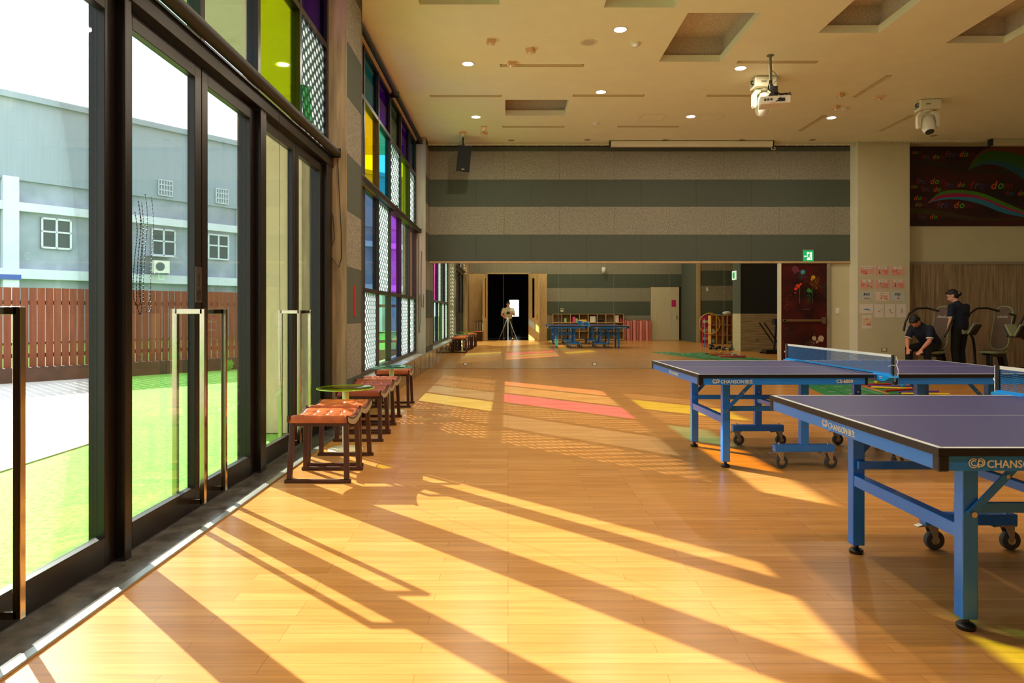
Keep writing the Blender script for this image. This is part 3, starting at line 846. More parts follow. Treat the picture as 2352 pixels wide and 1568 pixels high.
def pp_table(label, loc, rz):
    t = thing('table_tennis_table', label, 'table tennis table', loc, rz, 'blue table tennis tables')
    HW, G, HD = 1.37, 0.045, 0.75     # half length, gap at the net, half width
    for sx in (-1, 1):
        X = lambda v: sx * v
        # top half
        b = MB(); b.box(X(G * 0.5), X(HW), -HD, HD, 0.737, 0.76); tp = b.build('table_top', M['tabletop'], t)
        b = MB(); z = 0.7603
        for (a0, a1, c0, c1) in ((G * 0.5, HW, -HD, -HD + 0.02), (G * 0.5, HW, HD - 0.02, HD), (HW - 0.02, HW, -HD, HD), (G * 0.5, HW, -0.0015, 0.0015)):
            b.box(X(a0), X(a1), c0, c1, 0.7598, z)
        b.build('white_line', M['white_line'], tp)
        b = MB(); e = 0.004
        b.box(X(0.06), X(HW + e), -HD - e, -HD, 0.733, 0.7585); b.box(X(0.06), X(HW + e), HD, HD + e, 0.733, 0.7585)
        b.box(X(HW), X(HW + e), -HD, HD, 0.733, 0.7585)
        b.build('edge_strip', M['black'], tp)
        # apron
        b = MB()
        for s in (-1, 1): b.box(X(0.11), X(HW - 0.02), s * (HD - 0.002), s * (HD - 0.03), 0.682, 0.735)
        b.box(X(HW - 0.002), X(HW - 0.03), -HD + 0.02, HD - 0.02, 0.682, 0.735)
        b.box(X(0.11), X(0.14), -HD + 0.03, HD - 0.03, 0.682, 0.735); b.box(X(0.7), X(0.73), -HD + 0.03, HD - 0.03, 0.69, 0.735)
        ap = b.build('apron', M['blue'], t, bevel=0.002)
        for s in (-1, 1):
            MB().box(X(HW - 0.035), X(HW + 0.003), s * (HD + 0.003), s * (HD - 0.035), 0.679, 0.737).build('corner_guard', M['black'], ap, bevel=0.006)
            MB().box(X(0.10), X(0.125), s * (HD + 0.001), s * (HD - 0.035), 0.679, 0.737).build('corner_guard', M['black'], ap, bevel=0.006)
        # printed lettering: long sides and end
        for s in (-1, 1):
            yf = s * (HD - 0.0005)
            ex = (-s, 0, 0); x0 = (-1.27 if sx < 0 else 0.12) if s < 0 else (1.27 if sx > 0 else -0.12)
            if s > 0: ex = (-1, 0, 0)
            else: ex = (1, 0, 0)
            side = (sx < 0) == (s < 0)
            if side:
                lg = MB(); swirl_logo(lg, 0.034)
                Rm = Matrix.Translation((x0 + ex[0] * 0.0, yf, 0.692)) @ (Matrix.Rotation(PI, 4, 'Z') if s > 0 else Matrix.Identity(4))
                lg.v = [Rm @ v for v in lg.v]; lg.build('swirl_mark', M['print_cream'], ap)
                text('lettering', 'CHANSON', 0.036, M['print_cream'], ap, (x0 + ex[0] * 0.062, yf - (0.0008 if s < 0 else -0.0008), 0.694), ex=ex, bold=0.0004)
                text('lettering', '強生', 0.031, M['print_cream'], ap, (x0 + ex[0] * 0.243, yf - (0.0008 if s < 0 else -0.0008), 0.695), ex=ex, bold=0.0003)
                x1 = x0 + ex[0] * 0.93
                text('lettering', 'CS-6800', 0.036, M['print_cream'], ap, (x1, yf - (0.0008 if s < 0 else -0.0008), 0.695), ex=ex, bold=0.0008)
        xe = X(HW - 0.0015)
        ex = (0, 1, 0) if sx > 0 else (0, -1, 0)
        ys0 = -0.1 if sx > 0 else 0.12
        lg = MB(); swirl_logo(lg, 0.034)
        Rm = Matrix.Translation((xe, ys0, 0.692)) @ Matrix.Rotation(PI / 2 if sx > 0 else -PI / 2, 4, 'Z')
        lg.v = [Rm @ v for v in lg.v]; lg.build('swirl_mark', M['print_cream'], ap)
        text('lettering', 'CHANSON', 0.036, M['print_cream'], ap, (xe + sx * 0.0008, ys0 + ex[1] * 0.062, 0.694), ex=ex, bold=0.0004)
        text('lettering', '強生', 0.031, M['print_cream'], ap, (xe + sx * 0.0008, ys0 + ex[1] * 0.243, 0.695), ex=ex, bold=0.0003)
        # outer legs
        for s in (-1, 1):
            yl = s * 0.42
            lg = MB().box(X(1.03), X(1.09), yl - 0.027, yl + 0.027, 0.045, 0.684).build('leg', M['blue'], t, bevel=0.004)
            b = MB(); b.lathe([(0.012, 0.018), (0.012, 0.05)], (X(1.06), yl, 0), 12); b.lathe([(0.030, 0.0), (0.034, 0.006), (0.034, 0.016), (0.026, 0.024), (0.012, 0.026)], (X(1.06), yl, 0), 20)
            b.build('levelling_foot', M['black'], lg, smooth=True)
            # long rail from leg to wheel post, diagonal brace
            yr = yl + s * 0.0
            b = MB(); b.box(X(0.32), X(1.075), yr - s * 0.045 - 0.009, yr - s * 0.045 + 0.009, 0.435, 0.475); b.build('rail', M['blue'], t, bevel=0.002)
            b = MB(); b.bar((X(1.07), yr + s * 0.036, 0.45), (X(0.83), yr + s * 0.036, 0.70), 0.008, 0.03); 
            b.build('brace', M['blue'], t, bevel=0.002)
            b = MB(); b.cyl((X(1.06), yr + s * 0.028, 0.452), (X(1.06), yr + s * 0.05, 0.452), 0.011, n=10); b.build('bolt', M['chrome'], t)
            b = MB(); b.cyl((X(0.93), yr + s * 0.028, 0.596), (X(0.93), yr + s * 0.047, 0.596), 0.008, n=10); b.build('bolt', M['chrome'], t)
            # wheel post with T foot
            xp = 0.46
            po = MB().box(X(xp - 0.032), X(xp + 0.032), yl * 1.12 - 0.025, yl * 1.12 + 0.025, 0.185, 0.69).build('wheel_post', M['blue'], t, bevel=0.003)
            for z in (0.33, 0.40, 0.49): b = MB(); b.cyl((X(xp), yl * 1.12 - 0.032, z), (X(xp), yl * 1.12 + 0.032, z), 0.009, n=10); b.build('bolt', M['chrome'], po)
            ft = MB().box(X(xp - 0.235), X(xp + 0.235), yl * 1.12 - 0.03, yl * 1.12 + 0.03, 0.132, 0.188).build('foot_bar', M['blue'], t, bevel=0.003)
            for q in (-1, 1):
                cx = X(xp) + q * 0.195; cy = yl * 1.12
                cs = MB(); cs.box(cx - 0.035, cx + 0.04, cy - 0.026, cy + 0.026, 0.124, 0.132)
                for e_ in (-1, 1): cs.prism([(cx - 0.02, 0.126), (cx + 0.03, 0.126), (cx + 0.028, 0.045), (cx + 0.014, 0.04)], cy + e_ * 0.022 - 0.0015, cy + e_ * 0.022 + 0.0015, 'xz')
                cs.prism([(cx - 0.045, 0.132), (cx - 0.075, 0.122), (cx - 0.075, 0.118), (cx - 0.02, 0.124)], cy - 0.018, cy + 0.018, 'xz')
                cs.cyl((cx, cy, 0.126), (cx, cy, 0.203), 0.009, n=10); cs.cyl((cx + 0.02, cy - 0.022, 0.05), (cx + 0.02, cy + 0.022, 0.05), 0.005, n=8)
                co = cs.build('caster', M['alu'], ft, bevel=0.001)
        # cross bars joining the two legs
        MB().box(X(1.035), X(1.085), -0.40, 0.40, 0.345, 0.40).build('cross_bar', M['blue'], t, bevel=0.003)
        MB().box(X(0.44), X(0.48), -0.45, 0.45, 0.40, 0.44).build('cross_bar', M['blue'], t, bevel=0.003)
        for s in (-1, 1):
            for q in (-1, 1):
                cx = X(0.46) + q * 0.195 + 0.02; cy = s * 0.42 * 1.12
                Tm = Matrix.Translation((cx, cy, 0.05)) @ Matrix.Rotation(PI / 2, 4, 'X')
                b = MB(); b.cur = 0; b.lathe([(0.036, -0.016), (0.046, -0.015), (0.05, -0.008), (0.05, 0.008), (0.046, 0.015), (0.036, 0.016)], T=Tm)
                b.cur = 1; b.lathe([(0.008, -0.02), (0.034, -0.012), (0.036, -0.006), (0.036, 0.006), (0.034, 0.012), (0.008, 0.02)], T=Tm)
                b.build('wheel', [M['grey_rubber'], M['chrome']], t, smooth=True)
    # net
    zt = 0.76; clamps = []
    for s in (-1, 1):
        nr = MB()
        nr.prism([(s * (HD - 0.07), zt + 0.002), (s * (HD + 0.155), zt + 0.002), (s * (HD + 0.165), zt - 0.012), (s * (HD + 0.09), zt - 0.045), (s * (HD - 0.0), zt - 0.045), (s * (HD - 0.0), zt - 0.001), (s * (HD - 0.07), zt - 0.0)], -0.035, 0.035, 'yz')
        nr.prism([(s * (HD - 0.07), zt + 0.012), (s * (HD + 0.14), zt + 0.012), (s * (HD + 0.155), zt + 0.001), (s * (HD - 0.08), zt + 0.001)], -0.02, 0.02, 'yz')
        clamps.append(nr.build('net_clamp', M['blue_hi'], t, bevel=0.003))
    L = HD + 0.14
    b = MB()
    nh = 12
    for k in range(nh): b.box(-0.0009, 0.0009, -L, L, 0.772 + k * 0.0105, 0.772 + k * 0.0105 + 0.0017)
    n = 148
    for k in range(n + 1):
        y = -L + 2 * L * k / n
        b.box(-0.0007, 0.0007, y - 0.0006, y + 0.0006, 0.765, 0.90)
    cl = b.build('net_mesh', M['net'], t)
    MB().box(-0.002, 0.002, -L, L, 0.893, 0.912).build('net_tape', M['white_cord'], cl)
    MB().box(-0.002, 0.002, -L, L, 0.762, 0.774).build('net_bottom_band', M['blue_hi'], cl)
    for s in (-1, 1):
        MB().box(-0.006, 0.006, s * (L - 0.005), s * (L + 0.022), 0.765, 0.912).build('net_end_sleeve', M['black_soft'], cl)
        b = MB(); b.cyl((0, s * (L + 0.034), 0.72), (0, s * (L + 0.034), 0.914), 0.004, n=8); b.build('net_post', M['chrome'], cl)
        b = MB(); b.tube([(0.006, s * (L + 0.03), 0.905), (0.012, s * (L + 0.045), 0.87), (0.008, s * (L + 0.04), 0.84), (0.012, s * (L + 0.055), 0.80), (0.01, s * (L + 0.05), 0.765)], 0.0028, 6)
        b.tube([(0.006, s * (L + 0.04), 0.835), (-0.02, s * (L + 0.02), 0.84), (-0.03, s * (L), 0.828)], 0.002, 6)
        b.build('net_cord', M['white_cord'], cl)
        b = MB(); b.box(-0.0355, -0.0345, s * (HD + 0.05) - 0.02, s * (HD + 0.05) + 0.02, zt - 0.028, zt - 0.012); b.build('clamp_sticker', M['white_line'], clamps[0 if s < 0 else 1])
        text('lettering', 'CHANSON', 0.009, M['blue'], clamps[0 if s < 0 else 1], (-0.036, s * (HD + 0.05) + 0.019, zt - 0.0235), ex=(0, -1, 0), bold=0.0003)
    return t
t1 = pp_table('blue table tennis table standing farther off, nearer the mirror wall, green mats behind it', (2.765, 5.90, 0), math.radians(1.3))
t2 = dup(t1, (2.825, 3.085, 0), 0, 'blue table tennis table nearest the camera, cut off by the right edge of the photo')

# ---------------------------------------------------------------- stools
def make_stool():
    t = thing('stool', 'x', 'stool', (0, 0, 0), 0, 'tufted leather stools along the window wall')
    # cushion with saddle dip and buttoned tufts
    nx, ny = 44, 44
    W, D = 0.205, 0.20
    b = MB(); vs = []; fs = []
    tx = [-0.10, 0.0, 0.10]; ty = [-0.10, 0.0, 0.10]
    for j in range(ny + 1):
        for i in range(nx + 1):
            x = -W + 2 * W * i / nx; y = -D + 2 * D * j / ny
            e = min(1, (W - abs(x)) / 0.03) ; f = min(1, (D - abs(y)) / 0.03)
            z = 0.449 + 0.028 * (y / D) ** 2 - 0.0 + 0.012
            z -= 0.022 * (1 - math.sqrt(max(0, 1 - (1 - e) ** 2))) + 0.022 * (1 - math.sqrt(max(0, 1 - (1 - f) ** 2)))
            dm = 0
            for a in tx:
                for c in ty:
                    dm = max(dm, math.exp(-((x - a) ** 2 + (y - c) ** 2) / 0.00028))
            z -= 0.012 * dm
            for a in tx: z -= 0.004 * math.exp(-((x - a) / 0.008) ** 2)
            for c in ty: z -= 0.004 * math.exp(-((y - c) / 0.008) ** 2)
            vs.append((x, y, z))
    n0 = len(vs)
    for j in range(ny + 1):
        for i in range(nx + 1):
            x, y, z = vs[j * (nx + 1) + i]; vs.append((x, y, 0.402 + 0.026 * (y / D) ** 2))
    for j in range(ny):
        for i in range(nx):
            a = j * (nx + 1) + i
            fs.append((a, a + 1, a + nx + 2, a + nx + 1)); fs.append((n0 + a, n0 + a + nx + 1, n0 + a + nx + 2, n0 + a + 1))
    for i in range(nx):
        a = i; fs.append((a, n0 + a, n0 + a + 1, a + 1)); a = ny * (nx + 1) + i; fs.append((a, a + 1, n0 + a + 1, n0 + a))
    for j in range(ny):
        a = j * (nx + 1); fs.append((a, a + nx + 1, n0 + a + nx + 1, n0 + a)); a = a + nx; fs.append((a, n0 + a, n0 + a + nx + 1, a + nx + 1))
    b.add(vs, fs); seat = b.build('seat_cushion', M['leather'], t, smooth=True)
    b = MB()
    for a in tx:
        for c in ty: b.ell((a, c, 0.449 + 0.028 * (c / D) ** 2), (0.007, 0.007, 0.004), 8, 5)
    b.build('button', M['leather_dark'], seat, smooth=True)
    # curved side rails
    for s in (-1, 1):
        for nm, m, x0, x1, zt, zb in (('side_rail', M['wood_dark'], 0.206, 0.219, 0.018, -0.032), ('rail_face', M['wood_rail'], 0.219, 0.2225, 0.004, -0.036)):
            pts = []; K = 14
            for k in range(K + 1):
                y = -0.215 + 0.43 * k / K; pts.append((y, 0.428 + 0.032 * (y / 0.2) ** 2 + zt))
            for k in range(K, -1, -1):
                y = -0.215 + 0.43 * k / K; pts.append((y, 0.428 + 0.030 * (y / 0.2) ** 2 + zb + 0.012 * abs(y / 0.215)))
            q = MB()
            for k in range(K): q.prism([pts[k], pts[k + 1], pts[2 * K - k], pts[2 * K + 1 - k]], s * x0, s * x1, 'yz')
            q.build(nm, m, t if nm == 'side_rail' else t)
    for sy in (-1, 1):
        for s in (-1, 1):
            q = MB(); q.bar((s * 0.192, sy * 0.165, 0.43), (s * 0.205, sy * 0.200, 0.026), 0.03, 0.036, up=(1, 0, 0)); q.build('leg', M['wood_dark'], t, bevel=0.003)
        q = MB(); q.box(-0.237, 0.237, sy * 0.205 - 0.015, sy * 0.205 + 0.015, 0.0, 0.026); q.build('floor_rail', M['wood_dark'], t, bevel=0.003)
        q = MB(); q.box(-0.2, 0.2, sy * 0.168 - 0.009, sy * 0.168 + 0.009, 0.40, 0.425); q.build('seat_rail', M['wood_dark'], t)
    return t
st = make_stool()
SL = [(-1.36, 5.15, 0, 'tan tufted leather stool nearest the camera in the row by the glass doors'),
      (-1.385, 5.69, 0, 'tan tufted leather stool directly behind the nearest one, before the lime glass table'),
      (-1.415, 6.74, 0, 'red brown leather stool just behind the lime glass table'),
      (-1.44, 7.27, 1, 'red brown leather stool in the middle of the three between the glass tables'),
      (-1.48, 7.86, -1, 'brown leather stool directly in front of the mint glass table'),
      (-1.49, 9.08, 1, 'brown leather stool behind the mint glass table, last of the row')]
for i, (x, y, a, lb) in enumerate(SL):
    o = st if i == 0 else dup(st)
    o.location = (x, y, 0); o.rotation_euler = (0, 0, math.radians(a)); o['label'] = lb
    if i >= 2:
        for ch in o.children:
            if ch.name.startswith('seat_cushion'):
                ch.data = ch.data.copy(); ch.data.materials[0] = M['leather_dark'] if i < 4 else M['leather']
# ---------------------------------------------------------------- round glass side tables
def side_table(x, y, m, lb, col):
    t = thing('side_table', lb, 'side table', (x, y, 0), 0, 'round glass side tables between the stools')
    MB().lathe([(0.246, 0.539), (0.25, 0.542), (0.25, 0.548), (0.246, 0.551)], n=48).build('glass_top', m, t, smooth=True)
    rim = MB(); K = 48
    rim.tube([(0.2505 * math.cos(2 * PI * k / K), 0.2505 * math.sin(2 * PI * k / K), 0.545) for k in range(K + 1)], 0.004, 6, cap=False); rim.build('glass_rim', col, t, smooth=True)
    MB().lathe([(0.029, 0.02), (0.029, 0.528), (0.07, 0.532), (0.07, 0.5385)], n=24).build('pole', M['cream_metal'], t, smooth=True)
    MB().lathe([(0.155, 0), (0.155, 0.004), (0.15, 0.008), (0.05, 0.018), (0.03, 0.024)], n=40).build('base', M['cream_metal'], t, smooth=True)
side_table(-1.45, 6.17, M['top_lime'], 'round side table with a lime green glass top, nearest the camera', mat('lime_glass_rim', (186, 214, 60), 0.2, spec=0.6))
side_table(-1.44, 8.55, M['top_mint'], 'round side table with a mint green glass top, farther along the window', mat('mint_glass_rim', (120, 206, 168), 0.2, spec=0.6))

# ---------------------------------------------------------------- ceiling fixtures
def lamp_light(x, y, e, parent=None):
    ld = bpy.data.lights.new('downlight_lamp', 'AREA'); ld.shape = 'DISK'; ld.size = 0.15; ld.energy = e; ld.color = (1.0, 0.90, 0.72)
    lo = bpy.data.objects.new('lamp', ld); COL.objects.link(lo); lo.location = (0, 0, -0.016)
    lo.parent = parent
def downlight(x, y, lb, e):
    t = thing('downlight', lb, 'ceiling light', (x, y, ZC), 0, 'lit round downlights in the ceiling')
    MB().lathe([(0.10, -0.006), (0.10, 0.0), (0.078, 0.0), (0.078, -0.006)], n=28).build('trim_ring', M['white'], t, smooth=True)
    MB().lathe([(0.078, -0.008), (0.078, -0.003)], n=28).build('diffuser', M['lamp'], t)
    lamp_light(x, y, e, t)
LE = 20
for x, y, lb in ((1.45, 8.94, 'lit downlight highest in the photo, left of the large ceiling recess'), (-0.59, 10.17, 'lit downlight above the windows, left of the air slot with wooden sensor'),
                 (1.54, 11.47, 'lit downlight touching the middle air slot'), (-0.60, 12.93, 'lit downlight near the far left corner above the speaker'),
                 (3.41, 12.9, 'lit downlight above the projection screen case'), (3.48, 10.35, 'lit downlight just left of the projector pole'),
                 (6.07, 12.98, 'lit downlight beside the slanting air slot, right of the projector')):
    downlight(x, y, lb, LE)
for x in (-0.6, 1.5, 3.5, 6.0):  # unseen downlights, added in the same grid as fill light
    for y in (1.2, 4.0, 6.2):
        downlight(x, y, 'unseen lit downlight %s from the back wall, %s' % ({1.2: 'in the first cross row', 4.0: 'in the second cross row', 6.2: 'in the third cross row'}[y], {-0.6: 'nearest the glass doors', 1.5: 'second from the glass doors', 3.5: 'third from the glass doors', 6.0: 'farthest from the glass doors'}[x]), LE)
for x, y, lb_ in ((8.6, 10.2, 'downlight over the exercise bay, left of the others there'),):
    downlight(x, y, 'lit downlight in the ceiling of the exercise bay, off the right edge of the photo', LE * 0.5)
for i, (x, y) in enumerate(((0.07, 14.69), (1.68, 14.65), (3.33, 14.65), (4.95, 14.65), (6.45, 14.65), (8.8, 14.29))):
    o = MB().lathe([(0.055, -0.004), (0.075, -0.006), (0.075, 0)], (x, y, ZC), 24).build('unlit_downlight', M['cream'], smooth=True)
    MB().lathe([(0.05, -0.0055), (0.05, -0.003)], (x, y, ZC), 20).build('diffuser', paint('grey_lens', (150, 146, 130)), o)
    tag(o, ['unlit downlight by the far wall, first from the left', 'unlit downlight by the far wall left of the projection screen', 'unlit downlight in front of the projection screen case, its left half', 'unlit downlight in front of the right end of the screen case', 'unlit downlight by the far wall above the exit sign', 'unlit downlight over the exercise bay'][i], 'ceiling light', 'unlit downlights near the far wall')
o = MB().lathe([(0.09, -0.004), (0.115, -0.008), (0.12, -0.004), (0.12, 0)], (1.09, 9.37, ZC), 28).build('ceiling_speaker', M['cream_light'], smooth=True)
MB().lathe([(0.085, -0.0065), (0.085, -0.003)], (1.09, 9.37, ZC), 28).build('grille', M['grey_recess'], o)
tag(o, 'round flush ceiling speaker with grey grille left of the smoke detector', 'speaker')
for x, y, lb in ((1.73, 9.4, 'white smoke detector right of the round ceiling speaker'), (1.69, 13.37, 'white smoke detector between the far air slots'), (6.01, 12.35, 'white smoke detector beside a wooden sensor box on the right')):
    o = MB().lathe([(0.02, -0.055), (0.035, -0.05), (0.05, -0.03), (0.065, -0.025), (0.065, 0)], (x, y, ZC), 20).build('smoke_detector', M['white'], smooth=True); tag(o, lb, 'smoke detector', 'smoke detectors')
for x, y, a, lb in ((-0.23, 9.29, 10, 'wooden sensor box on the ceiling, the one nearest the windows and the camera'), (0.31, 9.6, -20, 'wooden sensor box on the ceiling right of the nearest one'), (0.05, 10.12, 10, 'wooden sensor box overlapping the air slot end'),
                    (-0.48, 13.62, 5, 'wooden sensor box above the speaker, farther from the wall'), (-0.92, 14.02, 40, 'wooden sensor box directly above the black speaker'), (-0.49, 14.02, 40, 'wooden sensor box near the wall right of the black speaker'),
                    (5.55, 11.56, 15, 'wooden sensor box right of the projector'), (6.28, 11.7, -10, 'wooden sensor box between the slanting air slots'), (5.81, 12.25, 20, 'wooden sensor box touching the right smoke detector')):
    t = thing('motion_sensor', lb, 'sensor', (x, y, ZC), math.radians(a), 'wooden motion sensor boxes')
    MB().box(-0.055, 0.055, -0.055, 0.055, -0.05, 0).build('wood_box', M['orange_box'], t, bevel=0.002)
    MB().ell((0, 0, -0.05), (0.03, 0.03, 0.025), 14, 8).build('dome', M['white'], t, smooth=True)
def slot(x0, x1, y, lb, rot=False):
    b = MB(); L_ = abs(x1 - x0)
    t = thing('air_slot', lb, 'air vent', ((x0 + x1) / 2, y, ZC) if not rot else (y, (x0 + x1) / 2, ZC), PI / 2 if rot else 0, 'linear air slots in the ceiling')
    h = L_ / 2
    b.box(-h, h, -0.045, -0.032, -0.008, 0); b.box(-h, h, 0.032, 0.045, -0.008, 0); b.box(-h, -h + 0.015, -0.045, 0.045, -0.008, 0); b.box(h - 0.015, h, -0.045, 0.045, -0.008, 0)
    for k in (1, 2, 3): b.box(-h + L_ * k / 4 - 0.006, -h + L_ * k / 4 + 0.006, -0.032, 0.032, -0.007, 0)
    b.build('slot_frame', mat('slot_cream', (206, 188, 140), 0.5) if 'slot_cream' not in bpy.data.materials else bpy.data.materials['slot_cream'], t)
    MB().box(-h, h, -0.012, 0.032, -0.003, -0.001).build('slot_shade_blade', paint('slot_shadow', (206, 188, 140)), t)  # blade carries a painted shade tone, lightened to match the frame
slot(-0.12, 1.12, 10.24, 'linear air slot with a wooden sensor at its left end, upper left of the ceiling')
slot(-1.32, -0.11, 11.68, 'linear air slot nearest the windows')
slot(1.09, 2.3, 11.66, 'linear air slot with the lit downlight touching it')
slot(3.35, 4.57, 11.66, 'linear air slot passing behind the moving spotlight')
slot(-0.11, 1.11, 13.62, 'linear air slot far left, close to the far wall')
slot(2.15, 3.36, 13.6, 'linear air slot above the projection screen case')
slot(3.35, 4.52, 10.1, 'linear air slot behind the projector pole')
slot(12.84, 13.92, 5.88, 'slanting air slot left of the lit downlight on the right', True)
slot(10.67, 11.73, 5.88, 'slanting air slot highest on the right side of the ceiling', True)
slot(12.84, 13.92, 7.5, 'slanting air slot behind the white spotlight on the right', True)
for x0, x1, y0, y1, lb in ((2.48, 2.94, 12.78, 13.19, 'square ceiling access hatch left of a lit downlight'), (3.58, 4.0, 12.73, 13.16, 'square ceiling access hatch right of a lit downlight')):
    b = MB()
    for bx in ((x0, x1, y0, y0 + 0.012), (x0, x1, y1 - 0.012, y1), (x0, x0 + 0.012, y0, y1), (x1 - 0.012, x1, y0, y1)): b.box(*bx, ZC - 0.004, ZC)
    tag(b.build('access_hatch', M['cream_light']), lb, 'ceiling hatch')
# curtain track and projection screen case along the far wall
b = MB(); b.box(-1.72, 7.46, 14.88, 14.91, 4.85, ZC); b.box(-1.72, 7.46, 14.80, 14.82, 4.80, 4.815)
for k in range(46): b.box(-1.6 + k * 0.2, -1.585 + k * 0.2, 14.81, 14.90, 4.812, 4.85)
tag(b.build('curtain_track', M['cream_light']), 'long cream double curtain track under the ceiling along the far wall', 'curtain track')
b = MB()
for k in range(36): b.box(7.55 + k * 0.075, 7.58 + k * 0.075, 14.71, 14.74, 4.845, 4.88)
b.box(7.47, 10.3, 14.69, 14.71, 4.86, 4.88)
tag(b.build('curtain_track', M['cream_light']), 'shorter curtain track with hooks above the cream pillar', 'curtain track')
sc = thing('projection_screen', 'long cream projection screen case hanging at the top of the far wall', 'projection screen', (3.9, 14.72, 4.81))
b = MB(); pr = [(0.06 * math.cos(a), 0.06 * math.sin(a)) for a in [2 * PI * k / 16 for k in range(16)]]
b.prism([(y, z) for y, z in ((-0.06, 0.05), (0.06, 0.05), (0.06, -0.05), (0.03, -0.065), (-0.03, -0.065), (-0.06, -0.04))], -1.72, 1.72, 'yz'); b.build('case', M['cream_light'], sc, bevel=0.006)
for s in (-1, 1): MB().box(s * 1.72, s * 1.745, -0.062, 0.062, -0.068, 0.052).build('end_cap', M['gap'], sc)
b = MB(); b.tube([(1.70, 0, -0.06), (1.72, 0, -0.12), (1.78, 0, -0.13), (1.79, 0, -0.09), (1.76, 0, -0.06)], 0.008, 8); b.build('pull_cord', M['cream_light'], sc, smooth=True)
sp2 = thing('projection_screen', 'dark ended screen case at the top right corner above the mural', 'projection screen', (10.6, 14.6, 4.80))
MB().box(-0.4, 1.39, -0.06, 0.06, -0.06, 0.075).build('case', M['cream'], sp2, bevel=0.01); MB().box(-0.43, -0.4, -0.065, 0.065, -0.065, 0.075).build('end_cap', M['gap'], sp2)
# black loudspeaker
s_ = thing('loudspeaker', 'black loudspeaker hanging tilted from a ceiling pole in the far left corner', 'speaker', (-0.94, 14.45, ZC))
b = MB(); b.cyl((0, 0, 0), (0, 0, -0.16), 0.014, n=10); b.box(-0.03, 0.03, -0.02, 0.02, -0.2, -0.14); b.build('mount', M['black'], s_)
T = Matrix.Translation((0, 0, -0.44)) @ Matrix.Rotation(math.radians(7), 4, 'Y') @ Matrix.Rotation(math.radians(14), 4, 'X') @ Matrix.Rotation(math.radians(12), 4, 'Z')
b = MB(); b.prism([(-0.14, -0.14), (0.14, -0.14), (0.10, 0.13), (-0.10, 0.13)], -0.265, 0.265, 'xy', T); b.build('cabinet', M['black'], s_, bevel=0.004)
b = MB(); b.box(-0.132, 0.132, -0.147, -0.139, -0.257, 0.257, T); b.build('grille', mat('speaker_grille', (16, 16, 16), 0.8, noise=0.3, nscale=200), s_)
b = MB(); b.box(-0.03, 0.03, -0.149, -0.147, -0.22, -0.20, T); b.build('badge', paint('badge_gold', (190, 160, 100)), s_)
b = MB(); b.tube([(-0.01, 0, -0.02), (-0.08, 0, -0.12), (-0.11, 0.02, -0.2)], 0.003, 6); b.build('safety_wire', M['black'], s_)
# projector on pole
pj = thing('projector', 'white projector hanging from a grey ceiling pole with a tangle of black cables', 'projector', (3.73, 9.84, ZC))
b = MB(); b.lathe([(0.05, -0.01), (0.05, 0)], n=16); b.cyl((0, 0, 0), (0.015, 0, -0.50), 0.02, n=14); b.build('pole', paint('pole_grey', (120, 122, 104)), pj, smooth=True)
T = Matrix.Translation((0.02, -0.1, -0.70)) @ Matrix.Rotation(math.radians(-14), 4, 'Z')
MB().box(-0.2, 0.2, -0.14, 0.14, -0.055, 0.055, T).build('body', mat('projector_cream', (232, 220, 200), 0.4), pj, bevel=0.012)
b = MB(); b.box(-0.203, -0.20, -0.11, 0.08, -0.04, 0.04, T); b.build('vent_grille', paint('vent_grey', (176, 172, 166)), pj)
b = MB()
for k in range(3): b.box(-0.15 + k * 0.04, -0.12 + k * 0.04, -0.143, -0.14, -0.01, 0.02, T)
b.build('port', M['black'], pj)
b = MB(); b.box(-0.08, -0.01, -0.144, -0.14, -0.045, -0.04, T); b.build('red_label', M['red'], pj)
b = MB(); b.box(-0.08, 0.08, -0.06, 0.06, 0.055, 0.075, T); b.prism([(-0.10, 0.055), (-0.02, 0.055), (0.01, 0.20), (-0.01, 0.20)], -0.05, 0.05, 'xz', T); b.box(-0.015, 0.045, -0.03, 0.03, 0.07, 0.22, T); b.build('bracket', M['black'], pj)
for k in range(7):
    b = MB(); x0 = random.uniform(-0.02, 0.04)
    pts = [(x0, -0.02, -0.40 + random.uniform(-0.05, 0.05)), (x0 + random.uniform(-0.05, 0.08), -0.08, -0.52), (x0 + random.uniform(0.02, 0.16), -0.18, -0.60), (random.uniform(0.05, 0.20), -0.24, -0.64 + random.uniform(-0.06, 0.04)), (random.uniform(-0.02, 0.1), -0.25, -0.70 + random.uniform(-0.05, 0.04))]
    sm = []
    for i in range(len(pts) - 1):
        for q in range(5):
            t_ = q / 5
            p0 = pts[max(0, i - 1)]; p1 = pts[i]; p2 = pts[i + 1]; p3 = pts[min(len(pts) - 1, i + 2)]
            sm.append(tuple(0.5 * ((2 * p1[a]) + (-p0[a] + p2[a]) * t_ + (2 * p0[a] - 5 * p1[a] + 4 * p2[a] - p3[a]) * t_ ** 2 + (-p0[a] + 3 * p1[a] - 3 * p2[a] + p3[a]) * t_ ** 3) for a in range(3)))
    sm.append(pts[-1]); b.tube(sm, 0.006, 6); b.build('cable', M['black'], pj, smooth=True)
b = MB(); b.tube([(0.025, 0, -0.22), (0.07, 0, -0.25), (0.10, 0, -0.31), (0.09, 0, -0.36), (0.03, 0, -0.43)], 0.004, 6); b.build('cable', M['black'], pj, smooth=True)
b = MB(); b.box(0.02, 0.10, -0.28, -0.245, -0.73, -0.69); b.build('power_brick', M['black'], pj)
